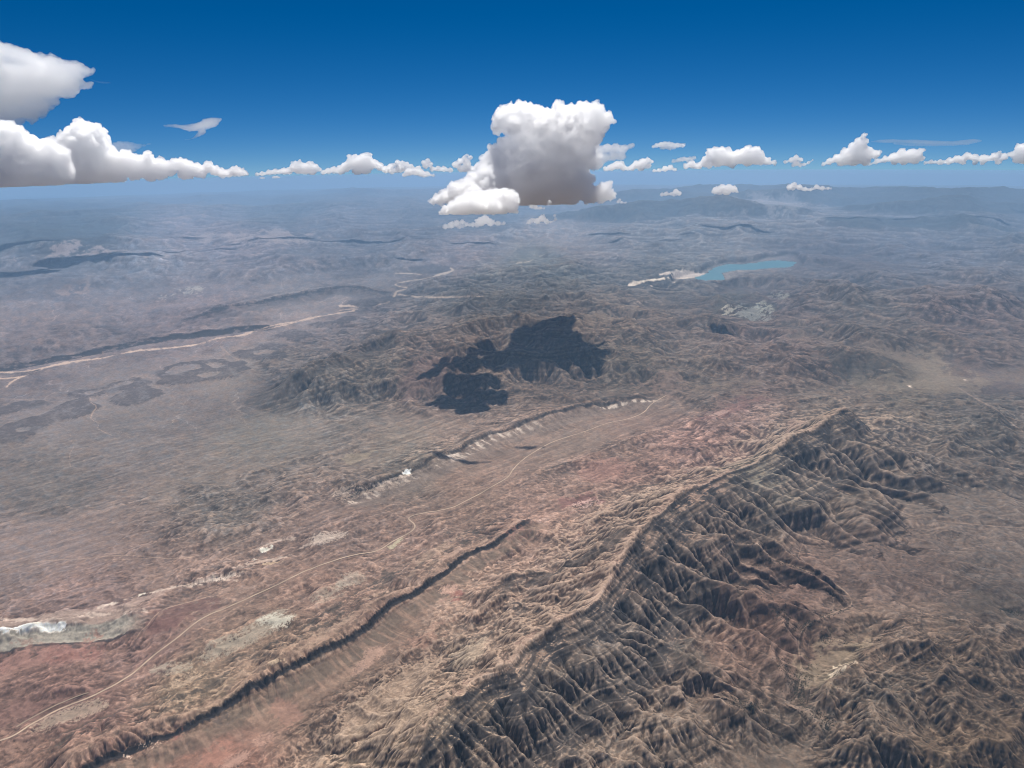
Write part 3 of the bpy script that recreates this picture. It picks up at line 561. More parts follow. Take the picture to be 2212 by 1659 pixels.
# lava-capped mesas
LAVA = np.zeros((NI, NJ), f4)
for pts in [P(3, [(940, 905), (1000, 885), (1100, 850), (1220, 835), (1350, 828), (1400, 850), (1470, 834), (1520, 880), (1490, 910), (1420, 940), (1330, 955), (1250, 965), (1150, 980), (1050, 988), (940, 985), (930, 960), (990, 950), (950, 930)]),
            P(3, [(650, 1065), (700, 1040), (800, 1010), (880, 990), (980, 1012), (1000, 1040), (920, 1065), (850, 1100), (750, 1112), (680, 1090)]),
            P(3, [(390, 1068), (400, 1035), (500, 1005), (600, 1000), (640, 985), (720, 955), (830, 940), (930, 960), (940, 985), (830, 1000), (680, 1030), (620, 1055), (500, 1065)]),
            P(3, [(-60, 1262), (0, 1248), (160, 1180), (330, 1130), (400, 1080), (540, 1066), (560, 1100), (620, 1110), (560, 1150), (480, 1185), (350, 1210), (250, 1260), (150, 1320), (60, 1340), (-60, 1350)]),
            P(3, [(-60, 1150), (0, 1125), (100, 1095), (260, 1080), (380, 1078), (250, 1120), (100, 1145), (-60, 1180)]),
            P(3, [(1400, 795), (1450, 775), (1550, 765), (1580, 735), (1680, 722), (1760, 745), (1700, 760), (1765, 790), (1720, 820), (1600, 828), (1480, 825)]),
            P(3, [(1650, 688), (1720, 655), (1810, 640), (1880, 660), (1915, 685), (1850, 705), (1800, 722), (1740, 700)]),
            P(3, [(1840, 630), (1930, 600), (2040, 595), (2098, 560), (2200, 555), (2150, 590), (2030, 615), (1900, 632)]),
            P(4, [(20, 500), (60, 470), (180, 450), (330, 450), (370, 470), (280, 500), (200, 520), (150, 545), (0, 545)]),
            P(4, [(400, 265), (560, 250), (690, 258), (640, 290), (540, 310), (470, 305), (430, 285)]), P(4, [(720, 265), (800, 260), (870, 268), (760, 278)]),
            P(0, [(380, 676), (470, 660), (520, 650), (480, 668)])]:
    LAVA = np.maximum(LAVA, rag(blur(inside(pts, PXa, PYa), 4), .14, n1, .28))
for pts in [P(3, [(1020, 900), (1060, 875), (1130, 862), (1220, 866), (1220, 885), (1140, 895), (1110, 915), (1030, 925)]), P(3, [(1200, 925), (1280, 905), (1350, 905), (1330, 930), (1240, 940)]),
            P(3, [(490, 1045), (570, 1020), (680, 995), (740, 962), (820, 950), (810, 975), (700, 1005), (600, 1035)]), P(3, [(1260, 850), (1330, 848), (1390, 862), (1300, 880)]),
            P(3, [(1540, 785), (1620, 770), (1700, 775), (1640, 800), (1560, 802)]), P(3, [(60, 1180), (160, 1165), (300, 1140), (380, 1130), (250, 1165), (100, 1200)]), P(3, [(90, 1262), (180, 1245), (180, 1260), (120, 1275)])]:
    LAVA *= 1-rag(blur(inside(pts, PXa, PYa), 3), .15, n1, .25)
mixc(LAVA*np.clip(.8+.2*n4+.15*n1, 0, 1), (.06, .056, .058), .82)
Z = Z + blur(LAVA, 2)*.075*sstep(60, 20, RR)
# dark rock, coloured ground
for pts, c, op in [(P(5, [(840, 770), (930, 750), (1040, 810), (1130, 770), (1240, 820), (1440, 880), (1400, 915), (1260, 905), (1240, 940), (1130, 920), (1120, 960), (950, 930), (880, 850)]), (.052, .055, .05), .75),
        (P(5, [(240, 530), (290, 505), (330, 540), (420, 560), (540, 560), (550, 500), (500, 480), (460, 520), (380, 500), (400, 410), (320, 400), (230, 460), (180, 510)]), (.06, .065, .055), .6),
        (P(5, [(380, 620), (600, 615), (840, 620), (1000, 640), (800, 655), (560, 655)]), (.07, .072, .066), .6), (P(5, [(1100, 1080), (1400, 1090), (1860, 1110), (1900, 1170), (1700, 1160), (1300, 1120)]), (.08, .072, .066), .5),
        (P(5, [(1700, 985), (2098, 980), (2150, 1030), (1900, 1040), (1760, 1010)]), (.055, .045, .048), .65), (P(5, [(1650, 860), (2098, 880), (2098, 935), (1800, 900)]), (.08, .066, .066), .5),
        (P(5, [(1180, 770), (1500, 800), (1560, 830), (1640, 900), (1830, 930), (1820, 985), (1650, 1020), (1400, 1010), (1150, 1000), (1000, 960), (1130, 960), (1250, 940), (1430, 900), (1400, 860)]), (.175, .15, .11), .6),
        (P(5, [(600, 660), (800, 690), (1000, 720), (1200, 740), (1500, 800), (1400, 830), (1150, 770), (900, 740), (700, 715)]), (.155, .125, .10), .5),
        (P(5, [(690, 595), (780, 590), (850, 610), (760, 612)]), (.26, .20, .15), .8), (P(5, [(30, 960), (120, 950), (180, 985), (90, 1005), (20, 990)]), (.18, .145, .105), .6),
        (P(5, [(200, 990), (400, 950), (460, 985), (300, 1015)]), (.18, .145, .105), .6), (P(5, [(130, 1170), (260, 1110), (430, 1050), (560, 1050), (400, 1100), (300, 1150), (180, 1190)]), (.15, .07, .06), .6),
        (P(4, [(1250, 610), (1400, 570), (1600, 520), (1740, 490), (1800, 540), (1650, 590), (1500, 600), (1350, 625)]), (.19, .15, .11), .7), (P(4, [(1740, 960), (1900, 930), (2098, 900), (2098, 1050), (1960, 1010), (1850, 1000)]), (.20, .145, .115), .6),
        (P(4, [(500, 860), (640, 830), (720, 880), (640, 980), (540, 1050), (420, 1060), (330, 990), (420, 900)]), (.15, .10, .085), .6), (P(4, [(1480, 1500), (1640, 1440), (1780, 1460), (1700, 1530), (1560, 1570)]), (.23, .105, .07), .6),
        (P(7, [(1330, 30), (1400, -10), (1560, -30), (1600, 30), (1480, 70), (1320, 90)]), (.17, .06, .05), .7), (P(7, [(640, 620), (760, 590), (720, 620), (650, 640)]), (.24, .07, .045), .8), (P(7, [(1040, 210), (1150, 190), (1130, 240), (1050, 250)]), (.22, .10, .07), .6),
        (P(6, [(0, 1290), (80, 1280), (350, 1210), (480, 1180), (300, 1270), (120, 1360), (70, 1400), (0, 1400)]), (.135, .07, .055), .6), (P(6, [(0, 930), (160, 900), (240, 930), (230, 1010), (100, 1080), (0, 1130)]), (.215, .125, .095), .6),
        (P(6, [(900, 790), (960, 720), (1080, 680), (1250, 640), (1330, 630), (1250, 700), (1120, 740), (1000, 790)]), (.105, .052, .045), .75), (P(6, [(850, 830), (960, 790), (1100, 760), (1050, 810), (900, 850)]), (.15, .075, .06), .6),
        (P(6, [(1250, 1600), (1300, 1530), (1380, 1510), (1450, 1540), (1390, 1580), (1300, 1640)]), (.27, .12, .075), .75), (P(6, [(1690, 1250), (1730, 1240), (1800, 1340), (1830, 1400), (1740, 1420), (1690, 1330)]), (.25, .12, .075), .6),
        (P(6, [(1080, 1430), (1110, 1430), (1105, 1490), (1080, 1480)]), (.24, .07, .05), .7), (P(6, [(1290, 1350), (1370, 1330), (1390, 1400), (1330, 1420)]), (.06, .055, .055), .6),
        (P(6, [(0, 1430), (80, 1450), (160, 1490), (140, 1600), (60, 1659), (0, 1659)]), (.24, .14, .095), .6), (P(6, [(480, 840), (560, 820), (640, 850), (560, 880), (500, 880)]), (.27, .115, .075), .6),
        (P(7, [(400, 900), (560, 800), (680, 760), (700, 790), (560, 880), (440, 920)]), (.26, .145, .095), .6), (P(8, [(200, 620), (300, 570), (450, 580), (620, 620), (760, 660), (740, 740), (500, 680), (250, 720)]), (.17, .095, .062), .5),
        (P(8, [(740, 1050), (760, 960), (960, 900), (1180, 880), (1200, 900), (1040, 1000), (930, 1080), (880, 1180), (770, 1180)]), (.20, .17, .115), .55), (P(8, [(770, 860), (950, 830), (1150, 820), (1150, 870), (900, 900), (780, 920)]), (.17, .13, .09), .4),
        (P(8, [(930, 1080), (1020, 1020), (1030, 1035), (950, 1100)]), (.42, .38, .30), .9), (P(8, [(1500, 650), (2098, 560), (2098, 800), (1700, 700)]), (.055, .05, .038), .4), (P(8, [(1800, 1500), (2098, 1340), (2098, 1659), (1700, 1640)]), (.10, .066, .036), .4),
        (P(8, [(130, 380), (200, 330), (320, 350), (260, 400), (180, 400)]), (.19, .135, .105), .6), (P(8, [(100, 450), (180, 400), (280, 450), (260, 500), (130, 490)]), (.07, .06, .05), .6),
        (P(8, [(0, 900), (120, 900), (200, 1000), (240, 1100), (200, 1150), (60, 1120), (0, 1090)]), (.07, .067, .055), .5), (P(3, [(800, 1280), (940, 1262), (1200, 1270), (1000, 1285)]), (.07, .06, .055), .6),
        (P(3, [(1020, 420), (1200, 390), (1260, 395), (1180, 415), (1050, 440), (900, 450)]), (.30, .28, .24), .6), (P(3, [(320, 400), (420, 380), (550, 360), (520, 400), (400, 415)]), (.24, .17, .14), .6),
        (P(3, [(-60, 215), (100, 180), (240, 140), (320, 110), (450, 130), (560, 150), (780, 165), (560, 180), (300, 190), (150, 210)]), (.24, .18, .165), .75), (P(3, [(1150, 85), (1260, 62), (1400, 75), (1700, 45), (1980, 80), (1850, 105), (1560, 120), (1400, 100)]), (.24, .185, .17), .7),
        (P(3, [(160, 245), (480, 245), (640, 240), (900, 240), (900, 262), (640, 262), (300, 270)]), (.06, .062, .068), .6), (P(3, [(1650, 175), (1850, 160), (2098, 165), (2098, 185), (1800, 195)]), (.06, .062, .07), .55),
        (P(3, [(180, 370), (330, 362), (550, 348), (520, 360), (340, 378)]), (.06, .055, .058), .7), (P(3, [(-60, 20), (200, 0), (700, -20), (800, 30), (400, 70), (280, 120), (100, 150), (-60, 190)]), (.045, .055, .06), .6),
        (P(5, [(400, 60), (700, 130), (900, 110), (1300, 130), (1560, 150), (1700, 170), (1500, 200), (1200, 210), (960, 200), (760, 180)]), (.06, .055, .065), .4), (P(5, [(680, 235), (760, 200), (900, 175), (1200, 190), (1400, 230), (1500, 290), (1200, 300), (900, 270), (740, 265)]), (.07, .058, .062), .6),
        (P(5, [(1880, 195), (2000, 198), (2200, 210), (2200, 225), (2000, 212)]), (.30, .25, .23), .8), (P(2, [(1000, 858), (1120, 850), (1300, 880), (1200, 900), (1090, 893), (1020, 880)]), (.25, .21, .20), .5),
        (P(4, [(560, 940), (700, 930), (620, 1020), (540, 1060)]), (.12, .10, .08), .3)]:
    patch(pts, c, op*.8, 9, .3, .9, n1+.6*STR*NEAR)
# pale rock and salt: white marl, granite slabs, greenish clay
for pts, c, op, wv in [(P(6, [(820, 600), (880, 580), (950, 582), (900, 605), (840, 612)]), WHITE, .9, .2), (P(6, [(640, 665), (700, 640), (760, 640), (700, 668)]), WHITE, .7, .4), (P(6, [(1570, 320), (1650, 305), (1680, 320), (1610, 350)]), WHITE, .9, .2),
        (P(6, [(1530, 385), (1570, 378), (1550, 395)]), WHITE, .9, .2), (P(6, [(1600, 415), (1740, 385), (1720, 400), (1640, 420)]), CREAM, .8, .2), (P(6, [(1880, 250), (1960, 220), (2098, 225), (2098, 245), (1980, 280), (1900, 290)]), (.33, .30, .26), .6, .6),
        (P(6, [(560, 690), (760, 650), (860, 610), (1000, 570), (1060, 570), (960, 610), (840, 660), (720, 720)]), (.27, .215, .185), .6, .4), (P(6, [(1220, 980), (1300, 900), (1450, 850), (1600, 760), (1700, 690), (1800, 740), (1700, 800), (1560, 870), (1400, 950), (1250, 1010)]), GREEN, .75, .8),
        (P(6, [(920, 1050), (1140, 1020), (1150, 1050), (1000, 1090)]), GREEN, .7, .8), (P(6, [(1580, 750), (1700, 720), (1800, 760), (1760, 790), (1620, 800)]), (.34, .35, .30), .75, .7), (P(6, [(1900, 620), (2098, 530), (2098, 590), (1950, 650)]), GREEN, .6, .8),
        (P(6, [(150, 1430), (350, 1330), (620, 1240), (630, 1290), (400, 1390), (200, 1450)]), (.27, .24, .19), .6, .8), (P(6, [(1050, 1140), (1180, 1080), (1250, 1085), (1160, 1130), (1060, 1170)]), (.36, .28, .2), .6, .7),
        (P(6, [(1630, 1020), (1700, 985), (1740, 1000), (1680, 1040)]), (.38, .30, .20), .8, .4), (P(6, [(1300, 1659), (1380, 1610), (1480, 1560), (1520, 1580), (1440, 1650)]), (.34, .22, .17), .5, .8),
        (P(6, [(1560, 1480), (1660, 1450), (1640, 1490), (1580, 1520)]), (.32, .21, .16), .45, .8), (P(6, [(750, 1580), (800, 1560), (800, 1600), (760, 1610)]), (.42, .34, .28), .8, .5), (P(6, [(830, 1530), (960, 1490), (980, 1510), (860, 1550)]), (.40, .32, .26), .6, .8),
        (P(7, [(140, 1010), (180, 940), (250, 920), (260, 950), (150, 1040), (70, 1100)]), (.32, .21, .16), .5, .8), (P(7, [(600, 560), (700, 555), (700, 580), (620, 590)]), (.40, .26, .20), .7, .6), (P(7, [(760, 460), (800, 450), (800, 480), (770, 490)]), (.38, .27, .20), .7, .5),
        (P(7, [(680, 960), (820, 880), (880, 860), (860, 960), (780, 1050), (700, 1030)]), (.33, .28, .21), .6, .8), (P(7, [(0, 1340), (160, 1200), (400, 1040), (620, 980), (560, 1100), (500, 1250), (600, 1300), (400, 1440), (0, 1560)]), (.29, .225, .165), .55, .8),
        (P(7, [(1400, 60), (1500, 30), (1600, 30), (1480, 60)]), (.40, .30, .27), .7, .6), (P(7, [(0, 480), (100, 460), (150, 520), (60, 560), (0, 580)]), (.26, .25, .21), .6, .7), (P(7, [(280, 320), (380, 245), (400, 250), (320, 320)]), (.28, .27, .19), .8, .3),
        (P(5, [(250, 530), (290, 505), (325, 520), (320, 545), (280, 550)]), (.36, .35, .29), .7, .9), (P(5, [(470, 510), (510, 480), (545, 510), (530, 550), (490, 550)]), (.32, .33, .27), .6, .9), (P(5, [(330, 520), (480, 500), (560, 560), (520, 580), (400, 570)]), (.25, .27, .25), .6, .9),
        (P(5, [(560, 430), (640, 425), (650, 445), (580, 450)]), (.24, .25, .22), .6, .8), (P(5, [(180, 1165), (260, 1135), (290, 1145), (210, 1170)]), (.28, .20, .17), .7, .5), (P(5, [(1370, 978), (1420, 985), (1415, 998), (1380, 992)]), (.5, .42, .36), .9, .2),
        (P(5, [(1710, 945), (1750, 945), (1740, 958), (1710, 956)]), (.36, .31, .27), .8, .3), (P(5, [(1660, 1060), (1740, 1090), (1720, 1110)]), (.2, .16, .12), .4, .5), (P(5, [(650, 1240), (740, 1190), (750, 1210), (690, 1250)]), (.28, .20, .16), .6, .7),
        (P(4, [(380, 1520), (440, 1495), (430, 1520), (400, 1530)]), (.6, .56, .48), .9, .2), (P(4, [(-40, 1640), (150, 1600), (300, 1560), (420, 1530), (420, 1570), (200, 1630), (0, 1690)]), (.28, .24, .20), .5, .7), (P(4, [(0, 1430), (60, 1400), (180, 1390), (270, 1330), (180, 1420), (60, 1480)]), (.19, .165, .12), .6, .5),
        (P(4, [(760, 690), (830, 675), (880, 710), (800, 720), (740, 705)]), (.20, .145, .11), .5, .4)]:
    patch(pts, c, op*(.9 if wv > .5 else 1), 5 if wv > .5 else 2, .22, 1.5 if wv > .5 else .6, (STR*1.1+.5*n2) if wv > .5 else n1)
# river courses and pale washes as drawn by the water
def stroke(pts, wpx, c, op=1.0, soft=.6, nz=.5):
    p = smooth_line(pts); d = np.full(PXa.shape, 99., f4); m = (PXa > p[:, 0].min()-12) & (PXa < p[:, 0].max()+12) & (PYa > p[:, 1].min()-12) & (PYa < p[:, 1].max()+12)
    x, y = PXa[m], PYa[m]; b = np.full(x.shape, 99., f4)
    for k in range(len(p)-1):
        a, e = p[k], p[k+1]; ab = e-a; t = np.clip(((x-a[0])*ab[0]+(y-a[1])*ab[1])/(ab@ab+1e-9), 0, 1)
        b = np.minimum(b, np.hypot(x-a[0]-t*ab[0], (y-a[1]-t*ab[1])*1.3))
    d[m] = b; w = wpx*.5*(1+nz*.5*n1)
    mk = (1-sstep(w-soft, w+soft, d)).astype(f4); mixc(mk, c, op); return mk
SAND = (.40, .31, .24)
RIV = np.zeros((NI, NJ), f4)
for pts, w in [(P(3, [(-60, 910), (0, 905), (80, 903), (170, 898), (250, 882), (330, 862), (420, 842), (590, 822), (700, 800), (800, 778), (900, 765), (1080, 750), (1180, 738), (1250, 720), (1310, 700), (1370, 690), (1480, 678), (1560, 650), (1650, 620), (1730, 605), (1830, 590), (1900, 570), (2000, 555), (2098, 540), (2160, 530)]), 3.2),
                  (P(3, [(40, 995), (60, 970), (100, 945), (200, 908), (260, 885)]), 3.0), (P(3, [(-60, 945), (0, 942), (90, 938), (140, 925)]), 2.0), (P(3, [(900, 770), (1100, 752), (1250, 725)]), 2.0), (P(3, [(1560, 655), (1700, 625), (1830, 592)]), 3),
                  (P(4, [(0, 500), (80, 505), (150, 515)]), 4.5), (P(4, [(0, 525), (70, 520), (130, 520)]), 2.5), (P(4, [(200, 508), (240, 495), (300, 478)]), 5), (P(4, [(330, 440), (345, 425), (340, 410), (400, 400), (415, 388), (350, 378), (330, 368), (390, 350), (480, 340), (560, 322), (620, 305), (680, 292), (690, 275), (675, 268)]), 2.6),
                  (P(4, [(335, 425), (420, 438), (560, 448), (700, 445), (780, 440), (870, 440)]), 3.2), (P(4, [(340, 300), (420, 300), (500, 308)]), 2.0), (P(4, [(1080, 238), (1150, 230), (1175, 218)]), 1.4), (P(4, [(1215, 200), (1250, 182)]), 1.2)]:
    RIV = np.maximum(RIV, stroke(pts, w*1.1, SAND, .6, 1.3, 1.2))
RIV = np.maximum(RIV, patch(BED_R, (.52, .42, .33), .95, 1, .2, .2))
for pts in [P(5, [(-60, 300), (40, 290), (100, 300), (230, 300), (250, 312), (150, 318), (-60, 328)]), P(4, [(1930, 305), (2020, 285), (2098, 285), (2098, 300), (1980, 312)]), P(4, [(1880, 372), (1930, 376), (1900, 382)]), P(4, [(1980, 352), (2070, 350), (2050, 362), (2000, 360)])]:
    RIV = np.maximum(RIV, patch(pts, (.46, .37, .31), .85, 1, .2, .3))
mixc(sstep(.1, .9, sh_)*np.clip(.6+.5*n1, 0, 1)*sstep(1760, 1500, PXa), (.27, .22, .195), .5)
for pts, w, op in [(P(3, [(550, 1065), (552, 1100), (600, 1120), (560, 1160), (550, 1190), (610, 1215), (590, 1245), (640, 1270), (680, 1288)]), 1.6, .6), (P(3, [(350, 1225), (430, 1270), (430, 1320), (460, 1350), (420, 1400), (430, 1480)]), 1.2, .45),
                   (P(3, [(1370, 705), (1330, 740), (1380, 775), (1400, 800), (1460, 830)]), 1.6, .5), (P(3, [(0, 1065), (130, 1070), (300, 1080), (400, 1085)]), 1.0, .5), (P(3, [(930, 985), (1000, 990), (1050, 1010)]), 1, .4), (P(3, [(1380, 980), (1370, 950), (1420, 925), (1600, 870), (1700, 870)]), 1.2, .35),
                   (P(3, [(910, 1310), (940, 1290), (920, 1320), (1000, 1332), (1200, 1335), (1400, 1340), (1700, 1330), (1800, 1350), (2098, 1355)]), 1.1, .35), (P(4, [(0, 1100), (150, 1105), (280, 1085), (330, 1065), (400, 1075), (560, 1082), (750, 1088), (900, 1080), (1050, 1060), (1300, 1040)]), 1.6, .45),
                   (P(6, [(0, 460), (100, 425), (300, 390), (500, 385), (650, 365), (800, 360), (900, 370), (1050, 385), (1200, 370), (1350, 320), (1500, 260), (1650, 210), (1750, 150), (1850, 80), (1980, 20)]), 1.8, .5), (P(6, [(650, 350), (850, 345), (1050, 350), (1250, 340), (1400, 310)]), 1.4, .4),
                   (P(6, [(600, 390), (800, 385), (1000, 372)]), 1.2, .4), (P(6, [(830, 870), (860, 820), (900, 790), (930, 745), (990, 690), (1100, 660), (1180, 640), (1280, 610), (1350, 580)]), 1.6, .6), (P(6, [(2098, 1240), (1950, 1350), (1800, 1450), (1700, 1520), (1580, 1620)]), 3, .35),
                   (P(7, [(40, 1040), (200, 980), (330, 870), (420, 800), (480, 770), (640, 750)]), 2, .35), (P(7, [(330, 560), (300, 640), (120, 760)]), 1, .3),
                   (P(8, [(330, 200), (440, 270), (500, 310), (540, 370), (620, 405), (700, 430), (790, 465), (880, 490)]), 2.6, .45), (P(8, [(600, 110), (680, 170), (760, 270), (740, 310), (710, 400)]), 1.6, .45), (P(8, [(880, 490), (960, 545), (1030, 600), (1055, 660), (1000, 690), (900, 725), (810, 765), (740, 815), (722, 880), (725, 960), (740, 1050), (735, 1140), (710, 1210)]), 2.6, .45),
                   (P(8, [(880, 500), (870, 540), (930, 600), (940, 650), (930, 700)]), 1.6, .4), (P(8, [(60, 560), (180, 680), (220, 770), (300, 860), (430, 930), (540, 970), (640, 1060), (700, 1120)]), 1.8, .4), (P(8, [(1150, 0), (1260, 30), (1320, 80), (1400, 120), (1560, 150), (1800, 175), (2098, 195)]), 2.0, .4),
                   (P(5, [(1700, 1000), (1830, 1080), (1950, 1140), (2000, 1200), (2098, 1270)]), 2.4, .4), (P(5, [(930, 1605), (1040, 1650)]), 2.2, .6), (P(5, [(-40, 1120), (120, 1080), (300, 1040), (520, 1040), (640, 1050)]), 1.2, .35), (P(5, [(0, 1440), (200, 1370), (350, 1330)]), 1.4, .3),
                   (P(7, [(1880, 330), (1960, 420), (2098, 560)]), 1.6, .3), (P(4, [(1860, 1180), (1960, 1130), (2098, 1120)]), 1.6, .4), (P(4, [(690, 1370), (710, 1340), (640, 1390), (560, 1440)]), 1.2, .5), (P(7, [(1190, 770), (1110, 820), (1000, 860), (880, 990)]), 2.4, .25)]:
    stroke(pts, w, (.27, .205, .155), op)
for pts, w, c, op in [(P(6, [(1000, 685), (975, 705), (920, 790), (900, 810)]), 1.4, (.06, .04, .04), .7), (P(6, [(1150, 410), (1050, 480), (1020, 530)]), 1.6, (.07, .065, .06), .5), (P(7, [(1120, 160), (1160, 110), (1200, 80), (1280, 60)]), 2.0, (.06, .055, .05), .6),
                     (P(7, [(830, 245), (900, 240), (960, 215), (1060, 190)]), 2.4, (.05, .045, .04), .6), (P(4, [(1230, 1505), (1350, 1465), (1460, 1432)]), 2.4, (.05, .05, .045), .7), (P(4, [(1110, 1600), (1190, 1560), (1260, 1570)]), 2.2, (.06, .055, .05), .6),
                     (P(4, [(1700, 1640), (1800, 1600), (1950, 1590), (2098, 1560)]), 4.5, (.055, .052, .045), .6), (P(4, [(1240, 1510), (1420, 1520), (1450, 1530)]), 2.4, (.06, .055, .05), .5), (P(7, [(1410, 300), (1560, 290), (1700, 220), (1880, 110)]), 3, (.055, .05, .045), .55),
                     (P(7, [(1000, 660), (1080, 650), (1110, 660), (1060, 690)]), 4, (.045, .042, .04), .7), (P(7, [(830, 745), (900, 700), (1000, 680)]), 4, (.06, .05, .045), .6), (P(7, [(780, 870), (900, 850), (970, 795)]), 5, (.06, .055, .05), .5), (P(7, [(450, 1280), (560, 1240), (660, 1190)]), 2.6, (.05, .048, .045), .6),
                     (P(7, [(520, 1150), (660, 1060), (700, 980)]), 5, (.07, .065, .055), .45), (P(8, [(920, 1650), (1000, 1610), (1080, 1620)]), 3, (.035, .035, .033), .7), (P(8, [(700, 1490), (760, 1520), (840, 1545)]), 3, (.05, .045, .042), .5), (P(8, [(540, 1330), (560, 1370), (640, 1370), (700, 1440)]), 2.4, (.05, .045, .042), .6)]:
    stroke(pts, w, c, op, 1.0, 1.2)
for pts, w, op in [(P(6, [(600, 680), (700, 650), (860, 600), (1000, 570), (1150, 540), (1300, 500), (1450, 520)]), 4, .5), (P(6, [(1380, 450), (1560, 400), (1740, 385), (1860, 290), (2098, 238)]), 5, .42), (P(6, [(1540, 330), (1700, 270), (1800, 260)]), 4, .4),
                   (P(4, [(-60, 1665), (100, 1622), (260, 1580), (430, 1530)]), 4, .4), (P(6, [(0, 745), (200, 760), (500, 735), (880, 700)]), 5, .4)]:
    stroke(pts, w, (.42, .37, .32), op, 1.6, 2.4)
# scattered desert scrub darkens slopes in fine grain
C3 *= (1 + .05*inoise(.4, 1.0, 6, 35))[..., None]
lum = C3.mean(2, keepdims=True); sat = 1-.30*np.clip((C3[..., :1]/np.maximum(C3[..., 2:], 1e-3)-1.4)/1.2, 0, 1)
C3 = lum+(C3-lum)*sat
C3 *= np.array([1.38, 1.24, 1.15], f4)
C3 = np.clip(lum*1.15+(C3-lum*1.15)*1.0, 0, 1); lm = blur(C3.mean(2), 12)[..., None]; g3 = C3.mean(2, keepdims=True); C3 = C3*(np.maximum(g3, 1e-3)/lm)**.32
C3 *= 1-sstep(720, 560, PYa)[..., None]*np.array([.16, .03, -.04], f4)  # distant ground shifted from red to blue: haze tint put into its colour
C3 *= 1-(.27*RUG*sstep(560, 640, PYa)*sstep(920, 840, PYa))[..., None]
C3 = np.clip(C3, .015, .75)
C3 = C3.astype(f4)
print('colour', time.time()-T0)
# ------------------------------------------------------------------ ground materials
def ground_mat(name, rough=.95):
    m = bpy.data.materials.new(name); m.use_nodes = True; t = m.node_tree; b = t.nodes['Principled BSDF']
    at = t.nodes.new('ShaderNodeAttribute'); at.attribute_name = 'soil'
    no = t.nodes.new('ShaderNodeTexNoise'); no.inputs['Scale'].default_value = 9.0; no.inputs['Detail'].default_value = 6; no.inputs['Roughness'].default_value = .65
    ge = t.nodes.new('ShaderNodeTexCoord'); t.links.new(ge.outputs['Object'], no.inputs['Vector'])
    mr = t.nodes.new('ShaderNodeMapRange'); mr.inputs[1].default_value = .3; mr.inputs[2].default_value = .7; mr.inputs[3].default_value = .78; mr.inputs[4].default_value = 1.22
    vm = t.nodes.new('ShaderNodeVectorMath'); vm.operation = 'SCALE'
    t.links.new(no.outputs['Fac'], mr.inputs[0]); t.links.new(at.outputs['Color'], vm.inputs[0]); t.links.new(mr.outputs[0], vm.inputs['Scale'])
    t.links.new(vm.outputs[0], b.inputs['Base Color']); b.inputs['Roughness'].default_value = rough; b.inputs['Specular IOR Level'].default_value = .1
    return m
MG = ground_mat('desert_soil')
ML = bpy.data.materials.new('lake_water'); ML.use_nodes = True; b = ML.node_tree.nodes['Principled BSDF']
b.inputs['Base Color'].default_value = (.05, .16, .18, 1); b.inputs['Roughness'].default_value = .35
no = ML.node_tree.nodes.new('ShaderNodeTexNoise'); no.inputs['Scale'].default_value = .6; cr = ML.node_tree.nodes.new('ShaderNodeValToRGB')
cr.color_ramp.elements[0].color = (.045, .15, .175, 1); cr.color_ramp.elements[1].color = (.07, .19, .20, 1)
tcn = ML.node_tree.nodes.new('ShaderNodeTexCoord'); ML.node_tree.links.new(tcn.outputs['Object'], no.inputs['Vector'])
ML.node_tree.links.new(no.outputs['Fac'], cr.inputs[0]); ML.node_tree.links.new(cr.outputs[0], b.inputs['Base Color'])
Zc = (Z - RR**2/(2*RE)).astype(f4)
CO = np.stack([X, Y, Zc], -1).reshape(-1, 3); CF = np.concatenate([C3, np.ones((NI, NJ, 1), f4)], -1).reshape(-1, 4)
names = {k: v for k, v in NAMES.items()}
own = OWN; cls = np.zeros((NI, NJ), np.int8)
zb = blur(ZMAX, 2)
isin = lambda f: np.isin(own, [k for k, v in names.items() if f(v)])
hl = blur((RUG > .55).astype(f4), 5) > .5
cls[hl] = 3
cls[isin(lambda v: v in ('r1', 'r1b', 'r1c', 'r1d')) & (zb > .05)] = 1
cls[isin(lambda v: v == 'r3') & (zb > .04)] = 2
cls[isin(lambda v: v in ('r4', 'r4b')) & (zb > .04)] = 5
cls[isin(lambda v: v.startswith('r5')) & (zb > .04)] = 6
cls[isin(lambda v: v.startswith('r2')) & (zb > .04)] = 7
cls[isin(lambda v: v[0] == 'f') & (zb > .04) | ((RR > 110) & hl)] = 8
cls[isin(lambda v: v == 'wc') & (zb > .03)] = 9
cls[LAVA > .5] = 10
cls[RIV > .5] = 11
cls[lk > .3] = 12
INFO = {0: ('ground', 'wide tan and grey desert floor with washes and red soil'), 1: ('mountain_ridge', 'long steep layered ridge with black cliffs running up from the bottom edge'),
        2: ('hogback', 'narrow dark-rimmed rock ridge left of the steep layered ridge'), 3: ('hills', 'rugged brown desert hills around the valleys'),
        5: ('escarpment', 'straight escarpment with white streaks below its dark rim'), 6: ('middle_mountain', 'tilted-bed mountain under the big cloud shadow'),
        7: ('olive_hills', 'olive grey hills in the lower right corner'), 8: ('far_mountains', 'blue hazy mesas and ranges below the skyline'),
        9: ('white_cliff', 'white and green clay cliff at the lower left edge'), 10: ('lava_field', 'dark lava-capped mesas on the grey plain'),
        11: ('dry_riverbed', 'pale sandy riverbed winding across the plain to the lake'), 12: ('lake', 'turquoise lake behind the hills right of centre')}
idx = np.arange(NI*NJ, dtype=np.int32).reshape(NI, NJ)
quads = np.stack([idx[:-1, :-1], idx[:-1, 1:], idx[1:, 1:], idx[1:, :-1]], -1).reshape(-1, 4); fc = cls[:-1, :-1].ravel()
